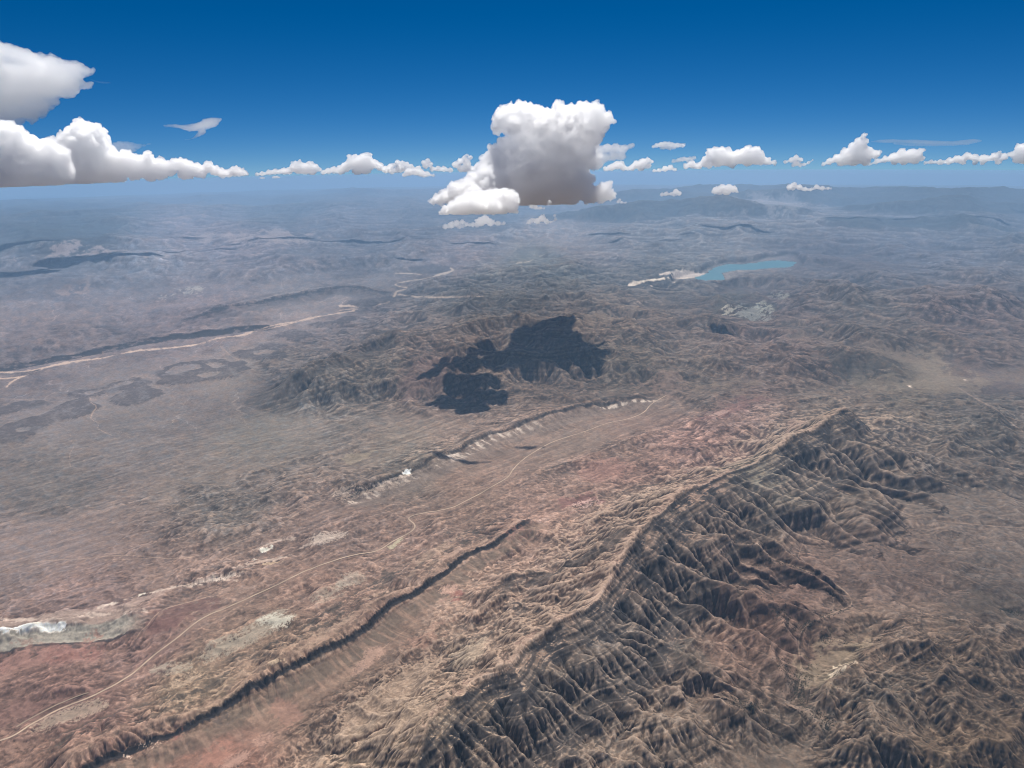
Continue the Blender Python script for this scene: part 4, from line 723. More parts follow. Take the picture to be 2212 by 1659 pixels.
for k, (nm, lb) in INFO.items():
    qd = quads[fc == k]
    if not len(qd): continue
    us, inv = np.unique(qd, return_inverse=True)
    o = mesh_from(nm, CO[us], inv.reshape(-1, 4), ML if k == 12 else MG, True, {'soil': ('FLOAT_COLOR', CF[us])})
    tag(o, lb, kind='structure')
# the land outside the view: behind and beside the camera, coarse
ja = np.linspace(AZ, 2*math.pi-AZ, 121); rc = np.geomspace(RMIN, RMAX, 60)
def sheet(x, y):
    return base(x, y)
xo = rc[:, None]*np.sin(ja)[None]; yo = rc[:, None]*np.cos(ja)[None]
zo = .35 + .2*fbm(xo.astype(f4), yo.astype(f4), 9, 5, .5, 77, True) - (xo**2+yo**2)/(2*RE)
wl_ = np.clip(np.arange(121)/4., 0, 1)[None]; wr_ = np.clip(np.arange(120, -1, -1)/4., 0, 1)[None]
zin = lambda col: np.interp(rc, rr, Zc[:, col])[:, None]
zo = zo*wl_*wr_ + zin(NJ-1)*(1-wl_) + zin(0)*(1-wr_)*(wl_ > 0)
co = np.stack([xo, yo, zo], -1).reshape(-1, 3); ix = np.arange(60*121).reshape(60, 121)
qd = np.stack([ix[:-1, :-1], ix[:-1, 1:], ix[1:, 1:], ix[1:, :-1]], -1).reshape(-1, 4)
# disc right below the camera
jd = np.linspace(-math.pi, math.pi, 181)[:-1]; rd = np.array([RMIN*1.0, 4.5, 2.5, .8]); n0 = len(co)
xd = rd[:, None]*np.sin(jd)[None]; yd = rd[:, None]*np.cos(jd)[None]; zd = .33 + .05*fbm(xd.astype(f4), yd.astype(f4), 4, 4, .5, 78) - .02
co = np.vstack([co, np.stack([xd, yd, zd], -1).reshape(-1, 3), [[0, 0, .33]]]); ix = n0+np.arange(4*180).reshape(4, 180); ixr = np.roll(ix, -1, 1)
q2 = np.stack([ix[:-1], ix[1:], ixr[1:], ixr[:-1]], -1).reshape(-1, 4); ctr = np.full(180, len(co)-1)
q3 = np.stack([ix[3], ctr, ctr, ixr[3]], -1)
cf = np.tile(np.array([.15, .115, .09, 1], f4), (len(co), 1)); cf[:, :3] *= (1+.15*np.random.default_rng(3).standard_normal((len(co), 1))).clip(.6, 1.4)
q3 = np.stack([ix[3][0::2], ctr[0::2], ix[3][(np.arange(0, 180, 2)+2) % 180], ix[3][1::2]], -1)
o = mesh_from('surrounding_ground', co, np.vstack([qd, q2, q3]), MG, True, {'soil': ('FLOAT_COLOR', cf)}); tag(o, 'desert floor stretching away beside and behind the view', kind='structure')

# ------------------------------------------------------------------ dirt roads, draped as ribbons a few metres proud
Zf = Z
def zat(x, y):
    r = np.hypot(x, y); i = np.interp(r, rr, np.arange(NI)); j = (np.arctan2(x, y)+AZ)/(2*AZ)*(NJ-1)
    i0 = np.clip(i.astype(int), 0, NI-2); j0 = np.clip(j.astype(int), 0, NJ-2); fi = i-i0; fj = j-j0
    return Zf[i0, j0]*(1-fi)*(1-fj)+Zf[i0+1, j0]*fi*(1-fj)+Zf[i0, j0+1]*(1-fi)*fj+Zf[i0+1, j0+1]*fi*fj
def land(pts):
    p = np.array(pts, float); x, y = ground_at(p[:, 0], p[:, 1], .3)
    for _ in range(8):
        h = zat(x, y); x2, y2 = ground_at(p[:, 0], p[:, 1], h); x = x*.4+x2*.6; y = y*.4+y2*.6
    return np.stack([x, y], 1)
def ribbon(name, pts, w, label, c):
    g = smooth_line(land(smooth_line(pts))); seg = np.hypot(*np.diff(g, axis=0).T); s_ = np.concatenate([[0], np.cumsum(seg)])
    n = int(s_[-1]/.012); t = np.linspace(0, s_[-1], n); x = np.interp(t, s_, g[:, 0]); y = np.interp(t, s_, g[:, 1])
    ker = np.ones(15)/15
    for _ in range(2):
        x[7:-7] = np.convolve(x, ker, 'valid'); y[7:-7] = np.convolve(y, ker, 'valid')
    dx = np.gradient(x); dy = np.gradient(y); l = np.hypot(dx, dy)+1e-9; nx, ny = dy/l, -dx/l
    rows = []
    for k in (-1, -.33, .33, 1):
        xx = x+nx*w*k/2; yy = y+ny*w*k/2; rows.append((xx, yy))
    zz = np.max([zat(a, b_) for a, b_ in rows], axis=0)
    zm = np.maximum.reduce([np.roll(zz, k) for k in range(-2, 3)]); zm[:2] = zz[:2]; zm[-2:] = zz[-2:]
    co = np.stack([np.stack([a, b_, zm + .003 - (a*a+b_*b_)/(2*RE)], -1) for a, b_ in rows], 1).reshape(-1, 3)
    ix = np.arange(n*4).reshape(n, 4); q_ = np.stack([ix[:-1, :-1], ix[:-1, 1:], ix[1:, 1:], ix[1:, :-1]], -1).reshape(-1, 4)
    m = bpy.data.materials.new(name+'_dirt'); m.use_nodes = True; b = m.node_tree.nodes['Principled BSDF']; b.inputs['Roughness'].default_value = 1
    no = m.node_tree.nodes.new('ShaderNodeTexNoise'); no.inputs['Scale'].default_value = 3; no.inputs['Detail'].default_value = 5; r_ = m.node_tree.nodes.new('ShaderNodeValToRGB')
    tcx = m.node_tree.nodes.new('ShaderNodeTexCoord'); m.node_tree.links.new(tcx.outputs['Object'], no.inputs['Vector'])
    r_.color_ramp.elements[0].position = .35; r_.color_ramp.elements[1].position = .65
    r_.color_ramp.elements[0].color = (*[v*.75 for v in c], 1); r_.color_ramp.elements[1].color = (*[v*1.15 for v in c], 1)
    m.node_tree.links.new(no.outputs['Fac'], r_.inputs[0]); m.node_tree.links.new(r_.outputs[0], b.inputs['Base Color'])
    o = mesh_from(name, co, q_, m, True); tag(o, label, kind='structure')
ribbon('dirt_road', ROAD,
    .036, 'pale dirt road running diagonally across the red and tan desert', (.44, .32, .225))
ribbon('dirt_track', TRACK, .028, 'short straight pale track beside the dirt road at lower left', (.30, .22, .155))

# ------------------------------------------------------------------ scrub and small trees along the dry washes, lower right
def scrub():
    g = np.random.default_rng(5); pl = [P(8, [(740, 1080), (735, 1140), (710, 1210), (760, 1290), (880, 1370), (900, 1400)]), P(8, [(600, 1000), (680, 1120), (730, 1200)]), P(8, [(470, 600), (600, 700), (660, 780), (740, 830)]),
          P(8, [(860, 880), (920, 860), (1100, 940), (1350, 800)]), P(8, [(740, 815), (800, 765), (900, 725), (1000, 690)]), P(8, [(1950, 690), (2098, 720)]), P(8, [(430, 350), (700, 430), (880, 490)]), P(8, [(300, 1250), (480, 1290)])]
    w = [22, 14, 20, 14, 8, 8, 9, 14]; cnt = [700, 250, 300, 220, 260, 120, 260, 160]; pts = []
    for p_, a, n in zip(pl, w, cnt):
        k = g.random(n)*(len(p_)-1); i = k.astype(int); f = (k-i)[:, None]; pts.append(p_[i]*(1-f)+p_[np.minimum(i+1, len(p_)-1)]*f+g.normal(0, a*.45, (n, 2)))
    pts.append(np.stack([g.uniform(1550, 2150, 900), g.uniform(1150, 1600, 900)], 1)); xy = land(np.vstack(pts))
    b = _bm0.new(); _bm0.ops.create_icosphere(b, subdivisions=1, radius=1.0); v = np.array([q_.co for q_ in b.verts]); f = np.array([[q_.index for q_ in x_.verts] for x_ in b.faces]); b.free()
    V, F = [], []
    for k, (x, y) in enumerate(xy):
        r = g.uniform(.004, .009); V.append(v*g.uniform(.75, 1.2, v.shape)*[r, r, r*.8]+[x, y, zat(x, y)-(x*x+y*y)/(2*RE)+r*.4]); F.append(f+k*len(v))
    m = bpy.data.materials.new('scrub_leaves'); m.use_nodes = True; b = m.node_tree.nodes['Principled BSDF']; b.inputs['Roughness'].default_value = 1
    no = m.node_tree.nodes.new('ShaderNodeTexNoise'); no.inputs['Scale'].default_value = 60; cr = m.node_tree.nodes.new('ShaderNodeValToRGB'); tcx = m.node_tree.nodes.new('ShaderNodeTexCoord')
    cr.color_ramp.elements[0].color = (.018, .020, .012, 1); cr.color_ramp.elements[1].color = (.05, .05, .03, 1)
    m.node_tree.links.new(tcx.outputs['Object'], no.inputs['Vector']); m.node_tree.links.new(no.outputs['Fac'], cr.inputs[0]); m.node_tree.links.new(cr.outputs[0], b.inputs['Base Color'])
    o = mesh_from('scrub', np.vstack(V), np.vstack(F), m, False); tag(o, 'dark desert scrub dotted along the dry washes', kind='stuff')
_bm0 = __import__('bmesh')
scrub()
HAZE_C, HAZE_D, HAZE_G = (.39, .625, .91, 1), .0128, .2
# ------------------------------------------------------------------ the dusty air under the clouds: one closed layer following the earth's curve
HZ_TOP = 5.2
def haze_shell():
    rh = np.concatenate([[0], np.geomspace(4, 640, 44)]); jh = np.linspace(0, 2*math.pi, 97)[:-1]; nr = len(rh)
    xs = rh[1:, None]*np.sin(jh)[None]; ys = rh[1:, None]*np.cos(jh)[None]; cur = (xs**2+ys**2)/(2*RE)
    top = np.stack([xs, ys, HZ_TOP-cur], -1).reshape(-1, 3); bot = np.stack([xs, ys, -.6-cur*1.0], -1).reshape(-1, 3)
    co = np.vstack([top, bot, [[0, 0, HZ_TOP]], [[0, 0, -.6]]]); n = len(top); it = np.arange(n).reshape(nr-1, 96); ir = np.roll(it, -1, 1)
    f = []
    f.append(np.stack([it[:-1], ir[:-1], ir[1:], it[1:]], -1).reshape(-1, 4)); f.append(np.stack([it[:-1], it[1:], ir[1:], ir[:-1]], -1).reshape(-1, 4)+n)
    f.append(np.stack([it[-1], ir[-1], ir[-1]+n, it[-1]+n], -1))
    k = np.arange(0, 96, 2); a, b_, c_ = it[0][k], it[0][k+1], it[0][(k+2) % 96]
    f.append(np.stack([np.full(48, 2*n), c_, b_, a], -1)); f.append(np.stack([np.full(48, 2*n+1), a+n, b_+n, c_+n], -1))
    return co, np.vstack(f)
co, fq = haze_shell()
MH = bpy.data.materials.new('haze_air'); MH.use_nodes = True; t = MH.node_tree; t.nodes.clear()
pv = t.nodes.new('ShaderNodeVolumePrincipled'); om = t.nodes.new('ShaderNodeOutputMaterial'); t.links.new(pv.outputs[0], om.inputs['Volume'])
pv.inputs['Color'].default_value = HAZE_C; pv.inputs['Density'].default_value = HAZE_D; pv.inputs['Anisotropy'].default_value = HAZE_G
o = mesh_from('haze', co, fq, MH, False); tag(o, 'thin blue-grey haze filling the air over the whole desert', kind='stuff')
# ------------------------------------------------------------------ clouds
def perlin3(p, seed):
    t = np.random.default_rng(seed); perm = t.permutation(2048).astype(np.int32); g = t.standard_normal((2048, 3)).astype(f4); g /= np.linalg.norm(g, axis=1)[:, None]
    i = np.floor(p).astype(np.int32); f = (p-i).astype(f4); u = f*f*f*(f*(f*6-15)+10); o = 0
    for dx in (0, 1):
        for dy in (0, 1):
            for dz in (0, 1):
                h = perm[(perm[(perm[(i[:, 0]+dx) & 2047]+i[:, 1]+dy) & 2047]+i[:, 2]+dz) & 2047]
                w = (u[:, 0] if dx else 1-u[:, 0])*(u[:, 1] if dy else 1-u[:, 1])*(u[:, 2] if dz else 1-u[:, 2])
                o = o + w*((f-np.array([dx, dy, dz], f4))*g[h]).sum(1)
    return o*1.5
def depth_for(px, py, alt):
    """distance at which the sight line through (px, py) is alt km above the curved ground"""
    d = rays(px, py); a = (d[0]**2+d[1]**2)/(2*RE); disc = d[2]**2-4*a*(CAM_H-alt)
    if disc <= 0: t = -d[2]/(2*a)
    else: t = (-d[2]-math.sqrt(disc))/(2*a)
    return t*math.hypot(d[0], d[1])
ZC = {1: (898.6, 190.0, .2187), 2: (0, 69.0, .2734), 3: (1278.7, 259.2, .4219), 4: (483.8, 311.0, .25), 0: (0, 0, 1)}
_bm = __import__('bmesh')
def ico():
    b = _bm.new(); _bm.ops.create_icosphere(b, subdivisions=3, radius=1.0); v = np.array([q_.co for q_ in b.verts]); f = np.array([[q_.index for q_ in x.verts] for x in b.faces]); b.free(); return v, f
IV, IF = ico()
def cloud_mat(name, dens, g=.0):
    m = bpy.data.materials.new(name); m.use_nodes = True; t = m.node_tree; t.nodes.clear(); om = t.nodes.new('ShaderNodeOutputMaterial')
    v = t.nodes.new('ShaderNodeVolumePrincipled'); v.inputs['Color'].default_value = (1, 1, 1, 1); v.inputs['Density'].default_value = dens; v.inputs['Anisotropy'].default_value = g
    t.links.new(v.outputs[0], om.inputs['Volume']); return m
def cloud_surf(name, sc=.25):
    m = bpy.data.materials.new(name); m.use_nodes = True; b = m.node_tree.nodes['Principled BSDF']
    b.inputs['Base Color'].default_value = (.96, .965, .975, 1); b.inputs['Roughness'].default_value = 1; b.inputs['Specular IOR Level'].default_value = 0
    if sc:
        b.subsurface_method = 'RANDOM_WALK'; b.inputs['Subsurface Weight'].default_value = 1; b.inputs['Subsurface Radius'].default_value = (1, 1, 1); b.inputs['Subsurface Scale'].default_value = sc
    return m
def cloud(name, label, z, blobs, D, base_px=None, vox=1.3, amp=1.0, mat=None, deep=1.15, squash=1.0, group='cumulus clouds above the desert', seed=1, big=1.0, fl=.25, chain=False, fuzz=12, stretch=1.0):
    """blobs: (x, y, r[, extra km of distance]) in a detail view of the sky"""
    ox, oy, sc = ZC[z]; V, F, n = [], [], 0; RR_ = []
    if chain:                                                    # close the gaps along a drawn-out streak
        nb = []
        for a_, b_ in zip(blobs[:-1], blobs[1:]):
            nb.append(a_)
            if math.hypot(a_[0]-b_[0], a_[1]-b_[1]) < 90: nb += [tuple(np.array(a_)*(1-t_)+np.array(b_)*t_) for t_ in (.17, .33, .5, .67, .83)]
        blobs = nb+[blobs[-1]]
    if fuzz and not chain:                                       # cauliflower heads on every lobe
        g_ = random.Random(seed*31); ex = []
        for b in blobs:
            for _ in range(fuzz):
                a_ = g_.uniform(-.5, math.pi+.5); q_ = g_.uniform(.6, .95); k_ = g_.uniform(.18, .44); e_ = b[3] if len(b) > 3 else 0
                ex.append((b[0]+math.cos(a_)*b[2]*q_, b[1]-math.sin(a_)*b[2]*q_, b[2]*k_, e_+g_.uniform(-.95, .3)*b[2]*sc*D/FPX))
        for a_, b_ in zip(blobs[:-1], blobs[1:]):                # no gaps between neighbouring puffs
            d_ = math.hypot(a_[0]-b_[0], a_[1]-b_[1])
            if .5*(a_[2]+b_[2]) < d_ < 2.2*(a_[2]+b_[2]) and max(a_[2], b_[2]) < 45:
                ex += [((a_[0]*(1-t_)+b_[0]*t_), (a_[1]*(1-t_)+b_[1]*t_)+.15*min(a_[2], b_[2]), .62*min(a_[2], b_[2])+.1*max(a_[2], b_[2]), (a_[3] if len(a_) > 3 else 0)) for t_ in (.3, .5, .7)]
        blobs = list(blobs)+ex
    for b in blobs:
        px, py, r = ox+b[0]*sc, oy+b[1]*sc, b[2]*sc; d = D + (b[3] if len(b) > 3 else 0)
        c = point_at(np.array(px), np.array(py), d); k = np.linalg.norm(c-[0, 0, CAM_H])/FPX; rw = r*k
        fwd = np.array([c[0], c[1], 0]); fwd /= np.linalg.norm(fwd); rt = np.array([fwd[1], -fwd[0], 0])
        v = IV*rw; v = v[:, :1]*rt + v[:, 1:2]*fwd*deep + v[:, 2:]*np.array([0, 0, squash]); V.append(v+c); F.append(IF+n); n += len(IV); RR_.append(rw)
    me = bpy.data.meshes.new('tmp'); V = np.vstack(V); me.from_pydata(V.tolist(), [], np.vstack(F).tolist()); o = bpy.data.objects.new('tmp', me); COL.objects.link(o)
    upx = k; rm = o.modifiers.new('r', 'REMESH'); rm.mode = 'VOXEL'; rm.voxel_size = vox*upx
    dg = bpy.context.evaluated_depsgraph_get(); ev = o.evaluated_get(dg); m2 = bpy.data.meshes.new_from_object(ev); bpy.data.objects.remove(o)
    N = len(m2.vertices); co = np.zeros(N*3, f4); m2.vertices.foreach_get('co', co); co = co.reshape(-1, 3)
    rb = np.percentile(RR_, 60)*big
    def normals():
        m2.vertices.foreach_set('co', co.ravel()); m2.update(); nn = np.zeros(N*3, f4); m2.vertices.foreach_get('normal', nn); return nn.reshape(-1, 3)
    zb = point_at(np.array(ox+base_px[0]*sc), np.array(oy+base_px[1]*sc), D)[2] if base_px else None
    lam = rb*1.5; A = .42
    for k_ in range(9):
        if lam < vox*upx*2.2: break
        nn = normals(); q_ = perlin3(co/lam/np.array([stretch, stretch, 1], f4)+seed*13.7+k_*5.1, seed+k_); bil = 1-2.2*np.abs(q_) if k_ else q_*1.2
        if k_ and k_ < 5: bil = .65*bil+.35*perlin3(co/lam*1.3-seed, seed+k_+40)*2
        a = A*lam*amp*(.8+.5*perlin3(co/(rb*2.5)+seed, seed+90))[:, None] if k_ > 1 else A*lam*amp
        co = co + nn*(bil[:, None]-.25)*a
        lam *= .55; A *= 1.04
    if zb is not None:
        zc = zb - (co[:, 0]**2+co[:, 1]**2)/(2*RE)+D*D/(2*RE)
        low = co[:, 2] < zc + rb*fl; w = rb*fl
        co[:, 2] = np.where(low, zc + w*np.exp(np.clip((co[:, 2]-zc-w)/w, -8, 0)) + .02*w*perlin3(co/(rb*.4), 5), co[:, 2])
    m2.vertices.foreach_set('co', co.ravel()); m2.update()
    o = bpy.data.objects.new('tmp', m2); COL.objects.link(o); rm = o.modifiers.new('r', 'REMESH'); rm.mode = 'VOXEL'; rm.voxel_size = vox*upx*.85   # one clean skin
    dg = bpy.context.evaluated_depsgraph_get(); m3 = bpy.data.meshes.new_from_object(o.evaluated_get(dg)); bpy.data.objects.remove(o); m2 = m3
    m2.polygons.foreach_set('use_smooth', np.ones(len(m2.polygons), bool)); m2.update()
    m2.name = name; m2.materials.clear(); m2.materials.append(mat or MC)
    o = bpy.data.objects.new(name, m2); COL.objects.link(o); tag(o, label, 'cloud', group)
    return o
MAIN = [(1040, 265, 125, 0), (900, 330, 125), (820, 330, 70), (800, 400, 60), (860, 240, 60), (950, 210, 60), (1150, 260, 90), (1180, 350, 140), (1000, 400, 110), (1300, 330, 120), (1420, 260, 105), (1560, 290, 120), (1660, 230, 85), (1780, 250, 100), (1850, 330, 85), (1885, 285, 50), (1900, 340, 40),
        (1250, 480, 220, .6), (1500, 470, 220, .8), (1680, 470, 150, .3), (1760, 410, 110), (1750, 520, 60), (1100, 660, 200, .4), (1350, 700, 280, .8), (1550, 680, 200, .8), (1660, 620, 110, .4),
        (950, 860, 170, .2), (1200, 880, 260, .8), (1450, 900, 240, 1.), (1570, 950, 140, .6), (900, 1000, 150), (1100, 1020, 180, .6), (1300, 1020, 180, .8), (1500, 1030, 140, .8), (1380, 560, 120, -.2), (1500, 380, 70, -.6), (1640, 400, 50, -.3), (1300, 600, 90, -.1), (1200, 760, 110, -.1), (1000, 560, 100, -.1), (960, 380, 80, -.7), (1240, 400, 80, -.6),
        (870, 560, 75), (790, 640, 75, -.2), (735, 720, 80, -.4), (690, 800, 80, -.6), (600, 880, 75, -1), (540, 900, 65, -1.2), (440, 960, 55, -1.6), (375, 985, 48, -1.8), (900, 600, 110), (830, 690, 100, -.4), (770, 790, 95, -.8), (690, 860, 95, -1.2), (600, 920, 90, -1.2), (500, 990, 85, -1.6), (400, 1030, 85, -2), (300, 1070, 75, -2.2), (220, 1100, 60, -2.4), (160, 1118, 34, -2.5), (560, 1060, 100, -2), (700, 1020, 110, -1.6), (820, 960, 110, -1),
        (1700, 1070, 75, -.5), (1790, 1040, 80, -.5), (1870, 1000, 62, -.5), (1900, 950, 35, -.5), (1925, 1060, 50, -.5), (1850, 1080, 55, -.5), (1700, 960, 45, -.4), (1200, 780, 220, 2.6), (1450, 780, 210, 2.8), (1250, 500, 170, 2.2), (1500, 470, 170, 2.4), (1640, 640, 130, 2.2), (1250, 850, 200, 4.2), (1450, 850, 190, 4.2), (1000, 830, 130, 1.8), (700, 1040, 90, 1.0), (860, 850, 120, 1.6), (600, 1080, 90, .2), (470, 1080, 80, -.6), (360, 1090, 70, -1.0), (980, 700, 120, 1.6), (820, 900, 110, 2.4), (1700, 900, 60, 1.2), (1740, 1060, 70, 1.4), (1850, 1050, 60, 1.2), (1750, 720, 75, .5), (1700, 740, 60, .5), (1660, 850, 36, .3), (1740, 900, 26, 0), (1800, 750, 45, .5)]
FRONT = [(480, 1150, 90, .9), (600, 1130, 100, 1.0), (740, 1120, 100, 1.0), (860, 1110, 85, 1.0), (600, 1160, 80, -.7), (760, 1170, 80, -.7), (480, 1160, 105), (380, 1190, 75), (300, 1210, 50), (600, 1140, 115), (720, 1130, 120), (820, 1090, 95), (900, 1100, 90), (960, 1110, 70), (980, 1060, 38), (860, 1030, 45), (790, 1030, 42), (640, 1060, 50), (850, 1170, 90), (930, 1180, 60), (980, 1205, 35), (540, 1200, 60), (680, 1200, 70), (240, 1235, 22), (800, 1200, 60)]

_cm = {}
def cm(d, g=.75):
    k = (round(d, 3), g)
    if k not in _cm: _cm[k] = cloud_mat('cloud_vapour', d, g)
    return _cm[k]
ALT = 6.62
def cum(label, z, blobs, base_px, back=.6, dens=None, seed=1, amp=1.2, vox=1.15, name='cumulus_cloud', D=None, alt=ALT, flat=True, **kw):
    ox, oy, sc = ZC[z]; D0 = D or depth_for(ox+base_px[0]*sc, oy+base_px[1]*sc, alt); D0 = min(D0, 185)
    return cloud(name, label, z, blobs, D0+back*D0/35, base_px if flat else None, vox, amp, cm(dens or 17*35/D0), seed=seed, **kw)
cum('huge towering cumulus with a grey core over the middle of the desert', 1, MAIN, (1250, 1165), .9, seed=1, dens=12)
cum('low bright white cumulus in front of the left foot of the towering cloud', 1, FRONT, (600, 1248), .4, seed=4, dens=17)
cum('small ragged white cloud below the bright low cumulus, left of the other scrap', 1, [(290, 1372, 30), (350, 1355, 36), (400, 1340, 34), (460, 1325, 26), (640, 1320, 48), (685, 1300, 44), (735, 1330, 38), (810, 1338, 26), (870, 1338, 18), (560, 1350, 24), (500, 1350, 24), (430, 1375, 22), (600, 1350, 30)], (600, 1390), .1, seed=8, dens=10, amp=1.4, vox=.9, fl=.12)
cum('small peaked white cloud scrap below the grey base of the towering cloud', 1, [(1120, 1325, 26), (1150, 1305, 24), (1200, 1315, 32), (1245, 1290, 34), (1260, 1265, 18), (1290, 1320, 26), (1370, 1262, 16), (1378, 1300, 16), (1330, 1325, 14)], (1200, 1348), .1, seed=9, dens=10, amp=1.4, vox=.8, fl=.12)
cum('tiny white scrap touching the grey base of the towering cloud', 1, [(1140, 1170, 22), (1180, 1180, 24), (1230, 1188, 20), (1320, 1125, 20), (1310, 1150, 14), (1265, 1190, 12)], (1200, 1200), -.6, seed=10, dens=11, amp=1.4, vox=.8, fl=.1)
cum('tiny white puff at the right foot of the towering cloud', 1, [(1998, 1125, 16), (2012, 1105, 15), (2030, 1130, 16), (2070, 1133, 12)], (2030, 1142), .1, seed=11, dens=11, amp=1.3, vox=.7, fl=.1)
cum('tall rounded cumulus tower rising from the left cloud bank', 2, [(660, 790, 85), (600, 830, 80), (760, 800, 70), (820, 860, 50), (700, 900, 120), (540, 870, 75), (850, 860, 30), (480, 900, 60), (620, 960, 130), (780, 960, 100), (700, 1060, 120), (560, 1080, 110), (830, 1080, 90), (640, 1140, 70), (760, 1140, 60), (900, 1150, 40)], (700, 1200), 1.2, seed=12)
cum('massive left end of the cloud bank with a dark flat base', 2, [(60, 790, 75), (130, 830, 80), (0, 830, 100), (220, 880, 65), (300, 890, 50), (390, 930, 75), (100, 950, 110), (0, 970, 100), (-80, 950, 130), (250, 980, 110), (380, 1010, 90), (480, 980, 70), (60, 1090, 110), (-60, 1100, 120), (180, 1110, 90), (300, 1110, 100), (420, 1110, 90), (500, 1100, 70), (120, 1150, 80), (0, 1160, 80), (380, 1150, 60)], (200, 1222), 0, seed=13)
cum('long lumpy middle stretch of the left cloud bank', 2, [(900, 1020, 70), (1000, 990, 55), (970, 1060, 75), (1080, 1040, 60), (1170, 985, 42), (1180, 1040, 60), (1260, 1050, 50), (1060, 1110, 55), (1180, 1130, 50), (1270, 1120, 45), (900, 1110, 60), (960, 1150, 35), (1330, 1060, 40)], (1050, 1188), .3, seed=14)
cum('tapering lumpy right tail of the left cloud bank', 2, [(1380, 1045, 45), (1440, 1050, 50), (1340, 1090, 45), (1500, 1060, 40), (1560, 1080, 42), (1650, 1065, 42), (1600, 1120, 32), (1450, 1125, 40), (1700, 1095, 38), (1760, 1115, 36), (1860, 1098, 34), (1910, 1108, 30), (1810, 1125, 24), (1940, 1120, 18), (1500, 1130, 32)], (1600, 1165), .6, seed=15)
cum('thin sheared white sheet sticking right out of the cloud bank', 2, [(900, 930, 40), (950, 915, 36), (1010, 905, 32), (1070, 902, 26), (1120, 895, 16), (1160, 890, 9), (1200, 885, 5), (980, 940, 36), (1050, 930, 22)], (1000, 1190), 1.5, dens=1.0, stretch=3, seed=16, amp=.7, flat=False, name='cloud_sheet', chain=True, vox=.7)
cum('big fibrous anvil cloud at the upper left edge', 2, [(40, 200, 95), (130, 240, 105), (250, 270, 110), (370, 290, 110), (480, 310, 90), (560, 310, 70), (600, 308, 48), (635, 306, 34), (662, 305, 25), (686, 304, 18), (708, 303, 12), (728, 302, 8), (60, 400, 170), (250, 400, 150), (400, 410, 125), (520, 420, 90), (570, 424, 62), (610, 425, 46), (640, 425, 33), (664, 424, 23), (686, 423, 15), (706, 423, 9), (60, 560, 110), (200, 570, 90), (320, 540, 85), (420, 520, 70), (230, 640, 45), (130, 660, 50), (-60, 200, 120), (-100, 400, 180), (-60, 600, 120), (20, 650, 60), (310, 620, 40), (420, 590, 35), (330, 170, 40), (400, 190, 45), (470, 215, 40)],
    (700, 1200), 0, D=92, dens=1.7, seed=17, stretch=2.6, fuzz=0, amp=.9, vox=1.3, name='anvil_cloud', flat=False, deep=1.0)
cum('small wing-shaped wisp alone in the blue sky', 2, [(1300, 742, 4), (1340, 742, 7), (1385, 742, 13), (1430, 748, 17), (1480, 755, 20), (1530, 755, 26), (1580, 745, 32), (1620, 730, 36), (1660, 720, 32), (1700, 708, 24), (1730, 697, 14), (1750, 690, 7), (1600, 780, 26), (1570, 810, 15), (1540, 835, 9), (1500, 848, 6), (1460, 855, 4)], (1500, 1190), 0, D=92, dens=1.1, seed=18, stretch=3, amp=.6, vox=.6, flat=False, name='wispy_cloud', deep=2.0, chain=True)
cum('faint streak of wisp right of the anvil cloud', 2, [(720, 376, 4), (750, 388, 5), (780, 396, 6), (810, 400, 7), (840, 402, 6), (870, 403, 4)], (1500, 1190), 0, D=92, dens=.4, chain=True, seed=19, amp=.3, vox=.4, flat=False, name='wispy_cloud')
cum('small cumulus just right of the left bank, before the gap', 4, [(-20, 250, 28), (30, 248, 30), (70, 240, 32), (110, 228, 32), (160, 245, 30), (195, 256, 16), (130, 255, 28)], (100, 288), 0, seed=20)
cum('low cumulus string with a hooked tower left of the mid horizon', 4, [(285, 262, 18), (330, 258, 22), (390, 245, 24), (440, 240, 25), (480, 240, 22), (520, 235, 30), (560, 235, 30), (600, 205, 34), (620, 165, 22), (655, 155, 20), (585, 165, 14), (640, 220, 38), (700, 230, 35), (740, 185, 34), (790, 200, 30), (760, 235, 34), (830, 222, 18), (680, 190, 30)], (600, 274), 0, seed=21)
cum('tiny flat puff under the left end of the hooked cumulus', 4, [(315, 295, 8), (330, 294, 10), (345, 295, 8)], (400, 299), 0, seed=22, amp=.7, vox=.5)
cum('tiny flat puff under the middle of the hooked cumulus', 4, [(425, 291, 10), (440, 288, 13), (458, 287, 13), (478, 291, 9)], (400, 298), 0, seed=42, amp=.7, vox=.5)
cum('flat-topped cumulus tower in the middle of the horizon row', 4, [(860, 245, 22), (900, 235, 25), (950, 225, 30), (1010, 225, 36), (1060, 195, 42), (1080, 108, 20), (1140, 112, 25), (1200, 105, 28), (1240, 95, 22), (1270, 92, 16), (1110, 170, 50), (1180, 165, 55), (1240, 150, 45), (1150, 225, 42), (1230, 220, 42), (1300, 170, 38), (1345, 195, 36), (1390, 220, 30)], (1100, 268), 0, seed=23)
cum('lumpy cumulus group behind the low bright puff, left of the tower cloud', 4, [(1400, 220, 32), (1440, 195, 26), (1500, 160, 24), (1545, 168, 24), (1580, 180, 26), (1620, 200, 24), (1520, 215, 36), (1450, 235, 28), (1720, 160, 20), (1760, 145, 20), (1785, 175, 22), (1740, 190, 26), (1850, 210, 22), (1800, 215, 24), (1900, 218, 25), (1960, 225, 22), (1680, 215, 28)], (1600, 262), .4, seed=24)
cum('low bright round cumulus in front of the horizon row', 4, [(1600, 240, 36), (1640, 225, 24), (1660, 240, 34), (1700, 250, 32), (1760, 260, 24), (1810, 272, 14), (1560, 270, 20), (1730, 265, 26)], (1680, 292), 0, seed=25)
